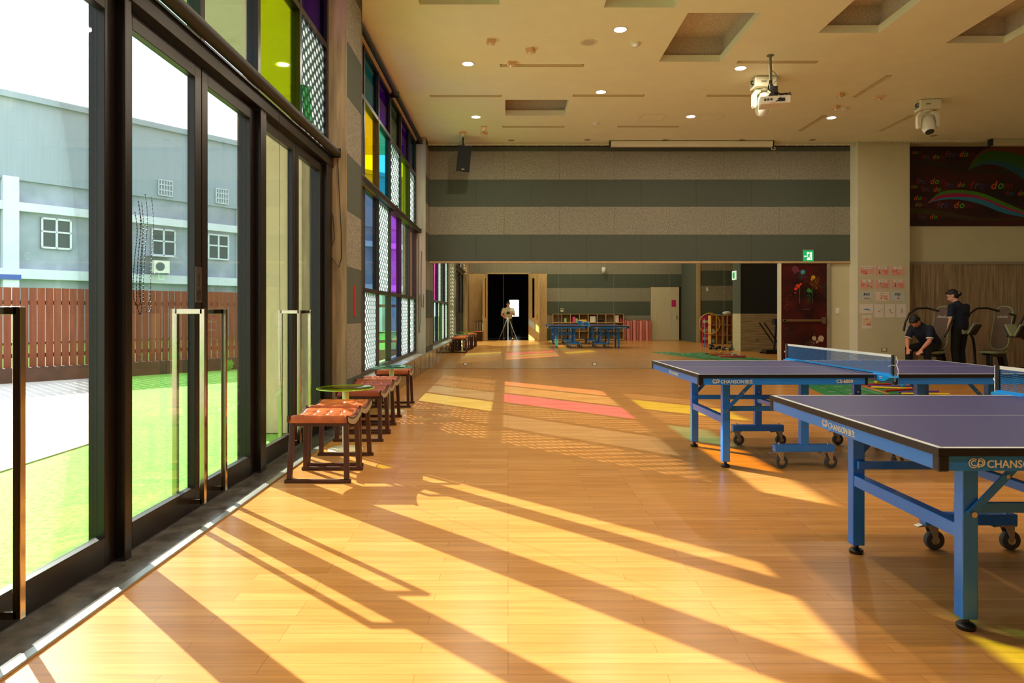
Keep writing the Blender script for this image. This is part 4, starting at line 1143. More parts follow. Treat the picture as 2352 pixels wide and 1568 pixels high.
# moving head spotlights
def moving_head(loc, lb, rz, tilt):
    t = thing('moving_spotlight', lb, 'spotlight', loc, rz, 'white moving head spotlights')
    MB().box(-0.17, 0.17, -0.13, 0.13, -0.17, -0.01).build('base_box', M['cream_light'], t, bevel=0.014)
    b = MB(); b.box(-0.173, -0.17, -0.09, 0.09, -0.14, -0.04); b.box(-0.08, 0.0, -0.132, -0.13, -0.1, -0.08); b.build('base_panel', paint('panel_grey', (140, 140, 120)), t)
    b = MB(); b.tube([(-0.172, -0.02, -0.05), (-0.21, -0.05, -0.07), (-0.215, -0.06, -0.11), (-0.175, -0.05, -0.12)], 0.009, 8); b.build('cable', M['black'], t, smooth=True)
    b = MB(); b.lathe([(0.08, -0.20), (0.08, -0.17)], n=20)
    for s in (-1, 1):
        b.prism([(s * 0.05, -0.19), (s * 0.13, -0.19), (s * 0.18, -0.26), (s * 0.18, -0.44), (s * 0.16, -0.48), (s * 0.13, -0.48), (s * 0.115, -0.44), (s * 0.115, -0.28), (s * 0.05, -0.225)], -0.05, 0.05, 'xz')
    b.build('yoke', M['cream_light'], t, bevel=0.012)
    T = Matrix.Translation((0, 0, -0.40)) @ Matrix.Rotation(tilt, 4, 'X')
    b = MB(); b.lathe([(0.03, 0.17), (0.075, 0.15), (0.10, 0.07), (0.108, 0.0), (0.105, -0.09), (0.09, -0.15), (0.075, -0.18)], T=T); b.build('lamp_head', M['white'], t, smooth=True)
    b = MB(); b.lathe([(0.07, -0.183), (0.07, -0.179)], T=T); b.build('lens', M['bld_glass'], t)
moving_head((3.99, 10.8, ZC), 'white moving head spotlight on the ceiling directly behind the projector', math.radians(0), math.radians(30))
moving_head((7.25, 11.95, ZC), 'white moving head spotlight on the ceiling at the right, above the cream pillar', math.radians(-8), math.radians(-28))

# ---------------------------------------------------------------- exit sign, switches, mural, posters
ex = thing('exit_sign', 'green emergency exit sign above the paint splattered door', 'sign', (6.545, YF - 0.03, 2.335))
MB().box(-0.11, 0.11, -0.03, 0.012, 0.0, 0.24).build('sign_box', M['exit_lit'], ex, bevel=0.003)
b = MB()
def quad(b, pts, y0=-0.0325, y1=-0.0305): b.prism(pts, y0, y1, 'xz')
quad(b, [(-0.035, 0.03), (0.075, 0.03), (0.075, 0.20), (-0.035, 0.20)])
b.build('doorway_symbol', M['exit_white'], ex)
b = MB(); b.lathe([(0.018, -0.034), (0.018, -0.0325)], n=12, T=Matrix.Rotation(-PI / 2, 4, 'X') @ Matrix.Translation((0, 0, 0)) @ Matrix.Identity(4))
b = MB()
for (p, q, w_) in (((0.012, 0.165), (0.0, 0.11), 0.034), ((0.0, 0.11), (0.035, 0.085), 0.018), ((0.035, 0.085), (0.03, 0.045), 0.015), ((0.0, 0.11), (-0.03, 0.08), 0.018), ((-0.03, 0.08), (-0.06, 0.075), 0.014), ((0.012, 0.16), (0.045, 0.14), 0.012), ((0.01, 0.16), (-0.03, 0.135), 0.012), ((0.02, 0.178), (0.022, 0.196), 0.022)):
    d = Vector((q[0] - p[0], q[1] - p[1])).normalized(); n = Vector((-d.y, d.x)) * w_ / 2
    quad(b, [(p[0] + n.x, p[1] + n.y), (q[0] + n.x, q[1] + n.y), (q[0] - n.x, q[1] - n.y), (p[0] - n.x, p[1] - n.y)], -0.035, -0.0335)
b.build('running_figure_symbol', M['exit_lit'], ex)
b = MB(); quad(b, [(-0.10, 0.11), (-0.075, 0.135), (-0.075, 0.12), (-0.05, 0.12), (-0.05, 0.10), (-0.075, 0.10), (-0.075, 0.085)]); b.build('arrow_symbol', M['exit_white'], ex)
MB().box(-0.12, 0.12, -0.02, 0.012, 0.24, 0.265).build('bracket', M['alu'], ex)
for (x, y, z, w_, h, nm, lb, mt) in ((7.20, YF, 1.26, 0.08, 0.13, 'light_switch', 'white light switch on the cream wall between the splattered door and the pillar', 'white'), (8.03, 14.77, 0.43, 0.12, 0.07, 'wall_socket', 'brass framed socket low on the cream pillar, seen through the net', 'socket_brass')):
    o = MB().box(x - w_ / 2, x + w_ / 2, y - 0.012, y, z - h / 2, z + h / 2).build(nm, M[mt], bevel=0.003)
    MB().box(x - w_ / 3.2, x + w_ / 3.2, y - 0.015, y - 0.012, z - h / 3, z + h / 3).build('insert', M['white'], o)
    tag(o, lb, 'switch' if 'switch' in nm else 'socket')

U_ = 0.00194
mu = thing('mural_banner', 'dark red banner with rainbow ribbons and colored freedom lettering on the far right wall', 'mural', (8.59, YF - 0.002, 3.11))
MB().box(0, 3.4, -0.02, 0, 0, 1.735).build('banner_sheet', mat('banner_dark_red', (22, 5, 5), 0.6, noise=0.6, nscale=1.1, stretch=(0.6, 1, 2.2), c2=(52, 8, 7)), mu)
def muxy(zx, zy): return (0.185 + (zx - 197) * U_, (1072 - zy) * U_)
def ribbon(name, top, bot, m, dy):
    b = MB()
    n = len(top)
    for k in range(n - 1):
        p = [muxy(*top[k]), muxy(*top[k + 1]), muxy(*bot[k + 1]), muxy(*bot[k])]
        b.prism(p, -0.0205 - dy, -0.02 - dy * 0.5, 'xz')
    b.build(name, m, mu)
def curve(pts, n=24):
    out = []
    for k in range(n + 1):
        t = k / n * (len(pts) - 1); i = min(int(t), len(pts) - 2); f = t - i
        p0 = pts[max(0, i - 1)]; p1 = pts[i]; p2 = pts[i + 1]; p3 = pts[min(len(pts) - 1, i + 2)]
        out.append(tuple(0.5 * ((2 * p1[a]) + (-p0[a] + p2[a]) * f + (2 * p0[a] - 5 * p1[a] + 4 * p2[a] - p3[a]) * f * f + (-p0[a] + 3 * p1[a] - 3 * p2[a] + p3[a]) * f ** 3) for a in (0, 1)))
    return out
RX = [390, 540, 760, 1000, 1250, 1500, 1750, 1930]
def rl(ys): return curve(list(zip(RX, ys)))
L0 = rl([820, 690, 666, 700, 800, 905, 985, 1040]); L1 = rl([820, 724, 704, 745, 845, 925, 995, 1045]); L2 = rl([820, 762, 745, 770, 870, 945, 1002, 1050]); L3 = rl([820, 780, 775, 830, 925, 975, 1012, 1056])
ribbon('green_ribbon', L0, L1, paint('mural_green', (66, 120, 22)), 0.001); ribbon('magenta_ribbon', L1, L2, paint('mural_magenta', (160, 10, 76)), 0.001); ribbon('blue_ribbon', L2, L3, paint('mural_blue', (40, 120, 150)), 0.001)
RX = [845, 930, 1050, 1200, 1400, 1600, 1800, 1930]
L0 = rl([450, 300, 205, 180, 180, 180, 200, 220]); L1 = rl([450, 320, 240, 228, 260, 330, 420, 480]); L2 = rl([450, 400, 345, 340, 400, 520, 640, 700]); L3 = rl([450, 410, 378, 395, 490, 650, 760, 820])
ribbon('orange_ribbon', L0, L1, paint('mural_orange', (110, 52, 8)), 0.001); ribbon('green_ribbon', L1, L2, paint('mural_dkgreen', (44, 84, 14)), 0.001); ribbon('blue_ribbon', L2, L3, paint('mural_dkblue', (28, 76, 96)), 0.001)
RX = [200, 400, 650, 850, 1050, 1300, 1600, 1930]
L0 = rl([870, 880, 920, 960, 985, 985, 960, 930]); L1 = rl([930, 940, 970, 1000, 1012, 1010, 985, 950]); ribbon('olive_ribbon', L0, L1, paint('mural_olive', (56, 44, 6)), 0.0006)
L0 = rl([330, 335, 370, 430, 450, 430, 400, 380]); L1 = rl([370, 385, 430, 465, 480, 470, 450, 420]); ribbon('dim_ribbon', L0, L1, paint('mural_dim', (34, 30, 14)), 0.0006)
LC = [('f', (140, 16, 52)), ('r', (70, 84, 90)), ('e', (58, 48, 92)), ('e', (46, 18, 60)), ('d', (196, 84, 24)), ('o', (74, 160, 34)), ('m', (104, 10, 14))]
def freedom(zx, zy, h, s=0):
    x, z = muxy(zx, zy); sz = h * U_ * 1.35; adv = [0.36, 0.40, 0.52, 0.50, 0.58, 0.56, 0.8]
    for k, (ch, c) in enumerate(LC):
        if k >= s: text('lettering', ch, sz, paint('mural_letter_%s%d' % (ch, k), c), mu, (x, -0.0225, z + (0.02 * sz if k % 2 else 0)), shear=0.25, bold=sz * 0.015, depth=0.0004)
        if k >= s: x += adv[k] * sz
for a in ((330, 315, 50, 0), (590, 292, 66, 0), (262, 598, 66, 0), (590, 632, 56, 0), (870, 655, 96, 0), (322, 685, 56, 0), (492, 870, 80, 0), (285, 990, 55, 0), (1275, 728, 55, 0), (212, 262, 45, 4), (205, 648, 45, 4), (236, 780, 58, 4), (250, 852, 50, 4)):
    freedom(*a)

PX = [(7.519, 2.213, 7.81, 2.015), (7.85, 2.213, 8.138, 2.011), (8.185, 2.213, 8.471, 2.015), (7.519, 1.93, 7.806, 1.729), (7.85, 1.93, 8.149, 1.729), (8.185, 1.93, 8.471, 1.729),
      (7.519, 1.664, 7.8, 1.467), (7.846, 1.664, 8.138, 1.467), (8.179, 1.664, 8.467, 1.463), (7.509, 1.406, 7.796, 1.204), (7.82, 1.402, 8.021, 1.114), (8.052, 1.402, 8.259, 1.118), (8.296, 1.402, 8.501, 1.114), (7.554, 1.168, 7.765, 0.876)]
PLb = ['pink yoga sheet with a figure on a yellow mat, top left', 'pink yoga sheet with a figure in blue trousers, top middle', 'pink yoga sheet with a figure stretching on orange, top right', 'pink yoga sheet with a green clad figure, second row left',
       'pink yoga sheet with a figure sitting on green, second row middle', 'pink yoga sheet with a figure in blue trousers, second row right', 'grey yoga sheet with a folded figure, black title, third row left', 'pale pink yoga sheet with cross legged figure, third row middle',
       'grey yoga sheet with a kneeling figure, black title, third row right', 'white yoga sheet with a blue printed figure, fourth row left', 'upright white sheet with a figure on a purple mat', 'upright white sheet with a red cobra stretch figure',
       'upright white sheet with a red cross legged figure', 'upright sheet with a teal lunging figure, lowest of the sheets']
PK = [('fig', 'pink', (212, 96, 60), 'm'), ('fig', 'pink', (52, 92, 170), 's'), ('fig', 'pink', (220, 96, 50), 'c'), ('fig', 'pink', (110, 160, 50), 'b'), ('fig', 'pink', (120, 170, 130), 'c'), ('fig', 'pink', (52, 92, 170), 's'),
      ('fig', 'grey', (206, 138, 90), 'l'), ('fig', 'pale', (226, 120, 80), 's'), ('fig', 'grey', (190, 110, 80), 's'), ('fig', 'white', (80, 150, 200), 'l'), ('fig', 'white', (200, 120, 130), 'b'), ('fig', 'white', (210, 60, 50), 'c'), ('fig', 'white', (216, 62, 50), 's'), ('fig', 'orange', (70, 150, 140), 'b')]
YP = 14.768
for i, (x0, z1, x1, z0) in enumerate(PX):
    _, kind, c, pose = PK[i]
    W_, H_ = x1 - x0, z1 - z0
    pm = {'grey': paint('paper_grey', (196, 196, 186)), 'pale': paint('paper_pale', (226, 204, 180))}.get(kind, paint('paper_cream', (224, 212, 194)))
    o = MB().box(x0, x1, YP - 0.0015, YP, z0, z1).build('yoga_poster', pm)
    tag(o, PLb[i] + ' on the cream pillar', 'poster', 'yoga pose sheets on the pillar')
    q = MB()
    def R(a, b_, c_, d_, y=0.002): q.box(x0 + a * W_, x0 + b_ * W_, YP - y - 0.0006, YP - y, z0 + c_ * H_, z0 + d_ * H_)
    def E(cx, cz, rx, rz, y=0.0032, rot=0):
        pts = []
        for k in range(14):
            a = 2 * PI * k / 14; u, v = rx * math.cos(a), rz * math.sin(a)
            pts.append((x0 + cx * W_ + (u * math.cos(rot) - v * math.sin(rot)) * H_, z0 + cz * H_ + (u * math.sin(rot) + v * math.cos(rot)) * H_))
        q.prism(pts, YP - y - 0.0006, YP - y, 'xz')
    if kind == 'pink':
        R(0.01, 0.99, 0.08 if i == 0 else 0.02, 0.88 if i == 0 else 0.98); q.build('printed_ground', paint('print_pink', (222, 160, 140)), o)
        q = MB(); R(0.18, 0.82, 0.68, 0.95, 0.0026); q.build('title_box', paint('paper_cream', (224, 212, 194)), o)
    if kind == 'orange':
        R(0.08, 0.95, 0.22, 0.78); q.build('printed_ground', paint('print_orange', (228, 190, 150)), o)
    if i in (6, 8):
        text('lettering', '嬰兒式' if i == 6 else '高跪式', 0.045, M['black'], o, ((x0 + x1) / 2, YP - 0.003, z1 - 0.062), align='CENTER', bold=0.0006, depth=0.0002)
        q = MB(); R(0.25, 0.75, 0.60, 0.625, 0.0026); q.build('small_print', M['gap'], o)
    elif kind in ('pink', 'pale', 'orange'):
        q = MB(); n = [6, 4, 2, 2, 4, 4, 0, 3, 0, 0, 0, 0, 0, 3][i]
        for k in range(n):
            cx = 0.5 + (k - (n - 1) / 2) * 0.10; hz = 0.82 if kind != 'orange' else 0.70
            R(cx - 0.022, cx + 0.022, hz - 0.03, hz + 0.03, 0.0034)
        q.build('title_mark', M['gap'], o)
    if kind in ('pink', 'pale', 'orange'):
        q = MB(); lft = i in (0, 2, 3)
        for k in range(4 if not lft else 3):
            a = (0.03, 0.30 + 0.05 * (k % 2)) if lft else (0.52 + 0.05 * k, 0.90)
            if kind == 'orange': a = (0.55, 0.92)
            zz = (0.50 - 0.12 * k) if kind != 'orange' else (0.34 - 0.035 * k); R(a[0], a[1], zz, zz + (0.06 if kind != 'orange' else 0.025), 0.0034)
        q.build('text_line', paint('print_red', (222, 110, 96)), o)
    cx = 0.55 if kind in ('grey', 'white') else (0.42 if pose != 'b' else 0.6)
    if i in (1, 5): cx = 0.3
    cz = 0.28 if kind != 'white' else 0.42
    q = MB(); S = 0.8 if W_ > H_ else 0.5
    if pose == 's': E(cx, cz, 0.13 * S, 0.09 * S); E(cx, cz + 0.13, 0.05 * S, 0.12 * S)
    elif pose == 'm': E(cx, 0.16, 0.28, 0.04, 0.003); E(cx, 0.28, 0.09, 0.12)
    elif pose == 'c': E(cx + 0.12, cz - 0.08, 0.24 * S, 0.05 * S, rot=-0.08); E(cx - 0.02, cz + 0.06, 0.05 * S, 0.14 * S, rot=0.3)
    elif pose == 'b': E(cx, cz + 0.05, 0.24 * S, 0.07 * S, rot=-0.45 if i == 3 else 0.5)
    else: E(cx, cz, 0.30 * S, 0.10 * S); E(cx + 0.2, cz - 0.06, 0.2 * S, 0.04 * S)
    q.build('figure', paint('fig_%d_%d_%d' % c, c), o)
    q = MB()
    hp = {'s': (cx, cz + 0.3 * (1 if W_ > H_ else 0.6)), 'm': (cx, 0.45), 'c': (cx - 0.05, cz + 0.28 * (1 if W_ > H_ else 0.6)), 'b': (cx + (0.22 if i == 3 else 0.3), cz + (-0.08 if i == 3 else 0.2)), 'l': (cx - 0.22, cz + 0.02)}[pose]
    E(hp[0], hp[1], 0.055 * S, 0.06 * S, 0.0040); q.build('hair_print', M['hair'], o)

# ---------------------------------------------------------------- blinds, cables, chains, small items by the windows
def blind(name_lb, y0, y1, x, z, r):
    t = thing('roller_blind', name_lb, 'blind', (x, (y0 + y1) / 2, z), 0, 'rolled up dark roller blinds')
    h = (y1 - y0) / 2
    b = MB(); b.cyl((0, -h, 0), (0, h, 0), r, n=20); b.build('rolled_fabric', paint('blind_dark', (38, 34, 26)), t, smooth=True)
    for s in (-1, 1): MB().box(-0.09, r, s * h, s * (h + 0.012), -r - 0.005, r + 0.005).build('end_bracket', M['bronze'], t, bevel=0.003)
blind('dark rolled blind above the glass doors', 1.55, 7.33, -1.82, 2.91, 0.045)
blind('dark rolled blind halfway up the colored window, over the blue and purple panes', 8.2, 11.25, -1.84, 2.92, 0.04)
blind('dark rolled blind halfway up the colored window, nearer the mirror', 11.30, 14.36, -1.84, 2.92, 0.04)
blind('dark rolled blind at the top of the colored window under the ceiling', 8.2, 11.25, -1.82, 4.77, 0.04)
blind('dark rolled blind at the top of the colored window in the far corner', 11.30, 14.36, -1.82, 4.77, 0.04)
def loops(name, lb, cat, pts_list, r, m):
    b = MB()
    for pts in pts_list: b.tube([(p[0], p[1], p[2]) for p in pts], r, 6)
    return tag(b.build(name, m, smooth=True), lb, cat)
def hang(x, y, z0, z1, w_=0.05, n=14):
    out = []
    for k in range(n + 1):
        t_ = k / n; out.append((x + 0.01 * math.sin(6 * t_), y - w_ / 2 + 0.004 * math.sin(11 * t_), z0 + (z1 - z0) * t_))
    for k in range(1, 7): a = PI * k / 6; out.append((x, y - w_ / 2 * math.cos(a), z1 - 0.03 * math.sin(a)))
    for k in range(1, n + 1):
        t_ = 1 - k / n; out.append((x + 0.008 * math.sin(5 * t_), y + w_ / 2 + 0.004 * math.sin(9 * t_), z0 + (z1 - z0) * t_))
    return out
def chain(name, lb, lists):
    b = MB()
    for pts in lists:
        for i in range(len(pts) - 1):
            p, q = Vector(pts[i]), Vector(pts[i + 1]); n = max(1, int((q - p).length / 0.014))
            for k in range(n): b.ell(p + (q - p) * k / n, 0.0034, 5, 3)
        b.tube(pts, 0.0012, 4)
    return tag(b.build(name, M['bronze']), lb, 'chain')
chain('bead_chain', 'dark looped bead chains hanging in front of the nearest sharp glass door', [hang(-1.80, 3.36, 1.70, 1.28, 0.05), hang(-1.81, 3.40, 1.76, 1.24, 0.03), hang(-1.79, 3.44, 1.80, 1.25, 0.06)])
chain('bead_chain', 'single dark bead chain hanging down the second pair of glass doors', [[(-1.83, 5.53, 2.85), (-1.832, 5.54, 1.8), (-1.83, 5.55, 0.9), (-1.828, 5.58, 0.42)], [(-1.83, 5.58, 0.5), (-1.83, 5.585, 0.38)]])
loops('coiled_cable', 'black cable hanging in loops on the pier beside the glass doors', 'cable',
      [[(-1.89 + 0.02 * math.sin(k * 0.9) + 0.0 * k, 7.35, 2.86 - k * 0.075) for k in range(14)] + [(-1.86, 7.35, 1.78), (-1.80, 7.35, 1.70), (-1.77, 7.35, 1.80), (-1.775, 7.35, 2.1), (-1.80, 7.35, 2.6), (-1.81, 7.35, 2.85)],
       [(-1.885, 7.345, 2.3), (-1.895, 7.345, 2.0), (-1.87, 7.345, 1.92), (-1.845, 7.345, 2.0), (-1.86, 7.345, 2.25), (-1.885, 7.345, 2.32)]], 0.0045, M['black'])
loops('coiled_cable', 'thin dark cord hanging in loops on the grey pier at the far corner', 'cable',
      [[(-1.86, 14.39, 2.8), (-1.865, 14.39, 2.0), (-1.87, 14.39, 1.2), (-1.85, 14.39, 0.8), (-1.83, 14.39, 1.0), (-1.835, 14.39, 1.6)], [(-1.80, 14.39, 2.5), (-1.815, 14.39, 1.8), (-1.80, 14.39, 1.35), (-1.765, 14.39, 1.32), (-1.76, 14.39, 1.6)]], 0.004, M['gap'])
tag(MB().box(XL - 0.001, XL + 0.006, 7.72, 7.78, 1.18, 1.52).build('thermometer_strip', M['red'], bevel=0.001), 'narrow red strip sign on the felt pier beside the window', 'sign')
o = MB(); o.box(-1.905, -1.895, 6.45, 6.70, 3.0, 3.34, Matrix.Translation((0, 6.5, 3.0)) @ Matrix.Rotation(math.radians(14), 4, 'X') @ Matrix.Translation((0, -6.5, -3.0)))
tag(o.build('green_card', glass('green_card', (150, 220, 180))), 'small green tinted card leaning on the ledge above the glass doors', 'card')
# ---------------------------------------------------------------- green mats and toys on the floor
def vmat(loc, rz, lb):
    t = thing('exercise_mat', lb, 'mat', loc, rz, 'green vinyl floor mats')
    MB().box(-0.30, 0.30, -1.7, 1.7, 0.0, 0.006).build('mat_sheet', M['green_mat'], t)
    b = MB()
    for k in range(30):
        y = -1.6 + k * 0.11; b.box(0.20, 0.24 if k % 5 else 0.29, y, y + 0.006, 0.006, 0.0068)
        if k % 5 == 0: b.box(-0.14, -0.02, y, y + 0.02, 0.006, 0.0068)
    b.box(0.19, 0.195, -1.62, 1.62, 0.006, 0.0068)
    for s in (-1, 1): b.prism([(-0.13 + s * 0.09 - 0.03, -1.2), (-0.13 + s * 0.09 + 0.03, -1.2), (-0.13 + s * 0.09 + 0.035, -1.0), (-0.13 + s * 0.09 - 0.025, -1.0)], 0.006, 0.0068, 'xy')
    b.build('white_marking', M['white_line'], t)
    return t
m1 = vmat((5.05, 10.55, 0), math.radians(-12), 'green vinyl mat with white markings nearest the first table, left one')
m2 = dup(m1, (5.45, 11.2, 0.009), math.radians(-9), 'green vinyl mat with white markings partly overlapping the left mat')
m3 = dup(m1, (6.15, 10.85, 0), math.radians(-13), 'green vinyl mat on the right with colored sticks lying on it')
for k in range(7):
    c = ['red', 'yellow', 'purple', 'red', 'yellow', 'purple', 'red'][k]
    x, y = 5.98 + 0.06 * (k % 3), 9.9 + 0.27 * k; a = math.radians(-20 + 14 * (k % 4))
    b = MB(); d = Vector((math.cos(a), math.sin(a), 0)) * 0.33; p = Vector((x + 0.1, y, 0.025)); b.cyl(p - d, p + d, 0.016, n=10)
    o = b.build('plastic_stick', M[c], smooth=True)
    tag(o, '%s plastic stick lying on the right green mat, %s' % (c, ['closest to the tables', 'second from the tables', 'third from the tables', 'in the middle of the pile', 'just past the middle of the pile', 'second from the mirror', 'closest to the mirror'][k]), 'stick', 'plastic sticks on the green mat')
for k, (x, y) in enumerate(((6.12, 10.3), (6.25, 10.95), (6.1, 11.45))):
    o = MB().ell((x, y, 0.075), 0.035, 12, 8).build('small_ball', M['yellow' if k != 1 else 'blue_hi'], smooth=True)
    tag(o, ['yellow small ball on the sticks, closest to the tables', 'blue small ball between two yellow ones on the sticks', 'yellow small ball on the sticks, closest to the mirror'][k], 'ball', 'small balls on the sticks')

# ---------------------------------------------------------------- exercise machines
def machine(loc, rz, lb, front=True):
    t = thing('exercise_machine', lb, 'exercise machine', loc, rz, 'seated exercise machines in the right bay')
    def rr(w_, h, r, n=8):
        pts = []
        for cx, cy, a0 in ((w_ / 2 - r, h / 2 - r, 0), (-w_ / 2 + r, h / 2 - r, 90), (-w_ / 2 + r, -h / 2 + r, 180), (w_ / 2 - r, -h / 2 + r, 270)):
            for k in range(n + 1): a = math.radians(a0 + 90 * k / n); pts.append((cx + r * math.cos(a), cy + r * math.sin(a)))
        return pts
    q = MB(); q.prism(rr(0.46, 0.40, 0.13), 0.43, 0.475, 'xy'); s = q.build('seat', M['olive'], t, bevel=0.008, smooth=True)
    q = MB(); q.prism(rr(0.42, 0.36, 0.12), 0.475, 0.482, 'xy'); q.build('seat_face', M['brown_vinyl'], s)
    B = Matrix.Translation((0.29, 0, 0.92)) @ Matrix.Rotation(math.radians(14), 4, 'Y') @ Matrix.Rotation(PI / 2, 4, 'Z')
    q = MB(); q.prism(rr(0.36, 0.90, 0.15), 0.0, -0.05, 'xz', B); bk = q.build('backrest', M['olive'], t, bevel=0.008, smooth=True)
    q = MB(); q.prism(rr(0.31, 0.85, 0.13), 0.0, 0.006, 'xz', B); q.build('backrest_face', M['brown_vinyl'], bk)
    q = MB(); q.prism(rr(0.33, 0.87, 0.14), -0.05, -0.065, 'xz', B); q.build('backrest_shell', M['black'], bk)
    P = B @ Vector((0.10, 0.0075, 0.20)); ex_ = (B.to_3x3() @ Vector((-1, 0, 0))); ez_ = (B.to_3x3() @ Vector((0, 0, 1)))
    text('lettering', 'alexia', 0.085, paint('letter_silver', (190, 186, 170)), bk, P, ex=ex_, ey=ez_)
    q = MB(); q.box(0.05, 0.36, -0.05, 0.05, 0.36, 0.43); q.box(-0.16, 0.2, -0.10, -0.06, 0.39, 0.43); q.box(-0.16, 0.2, 0.06, 0.10, 0.39, 0.43)
    q.prism([(0.24, 0.36), (0.36, 0.36), (0.46, 0.06), (0.34, 0.06)], -0.06, 0.06, 'xz'); q.prism([(0.24, 0.40), (0.34, 0.46), (0.42, 0.9), (0.36, 0.9)], -0.03, 0.03, 'xz')
    q.box(-0.12, -0.04, -0.04, 0.04, 0.06, 0.40); q.box(-0.55, 0.55, -0.05, 0.05, 0.02, 0.08); q.box(0.40, 0.48, -0.33, 0.33, 0.0, 0.06); q.box(-0.58, -0.5, -0.33, 0.33, 0.0, 0.06)
    q.build('frame', M['black'], t, bevel=0.006)
    for s_ in (-1, 1):
        q = MB(); q.tube([(0.38 - 0.0, s_ * 0.08, 1.25), (0.25, s_ * 0.25, 1.31), (0.02, s_ * 0.30, 1.30), (-0.18, s_ * 0.31, 1.20), (-0.30, s_ * 0.31, 1.02), (-0.36, s_ * 0.30, 0.86)] if s_ > 0 else [(0.38, -0.08, 1.2), (0.30, -0.26, 1.16), (0.16, -0.31, 1.05), (0.02, -0.32, 0.86), (-0.06, -0.32, 0.76)], 0.02, 10)
        q.build('grip_arm', M['black'], t, smooth=True)
    if front:
        q = MB(); q.tube([(-0.1, 0.25, 0.05), (-0.12, 0.26, 0.45), (-0.16, 0.25, 0.62), (-0.28, 0.2, 0.74), (-0.48, 0.12, 0.80), (-0.56, 0.1, 0.82)], 0.024, 10); q.build('pad_arm', M['black'], t, smooth=True)
        for s_ in (-1, 1):
            T = Matrix.Translation((-0.58, 0.08 + s_ * 0.11, 0.90)) @ Matrix.Rotation(math.radians(s_ * -32), 4, 'X')
            q = MB(); q.box(-0.10, 0.10, s_ * 0.0 + 0.0, s_ * 0.035, -0.12, 0.12, T); pd = q.build('thigh_pad', M['black'], t, bevel=0.015)
            q = MB(); q.box(-0.10, 0.10, 0.0, -s_ * 0.035, -0.12, 0.12, T); q.build('pad_cushion', M['olive'], pd, bevel=0.012)
    return t
mc = machine((8.22, 13.45, 0), math.radians(24), 'exercise machine with olive and brown backrest, the seated bending person is on it', False)
mc2 = machine((9.45, 13.5, 0), math.radians(24), 'exercise machine with olive backrest and empty seat, right of the standing person')
mc3 = dup(mc2, (9.42, 12.0, 0), math.radians(8), 'exercise machine cut off by the right photo edge, only its V shaped pads showing')
o = MB(); o.box(-0.28, 0.28, -0.2, 0.2, 0.0, 0.16)
tag(o.build('step_platform', M['purple'], bevel=0.02), 'purple step block on the floor at the right edge behind the tables', 'step')
bpy.data.objects['step_platform'].location = (9.6, 10.9, 0)

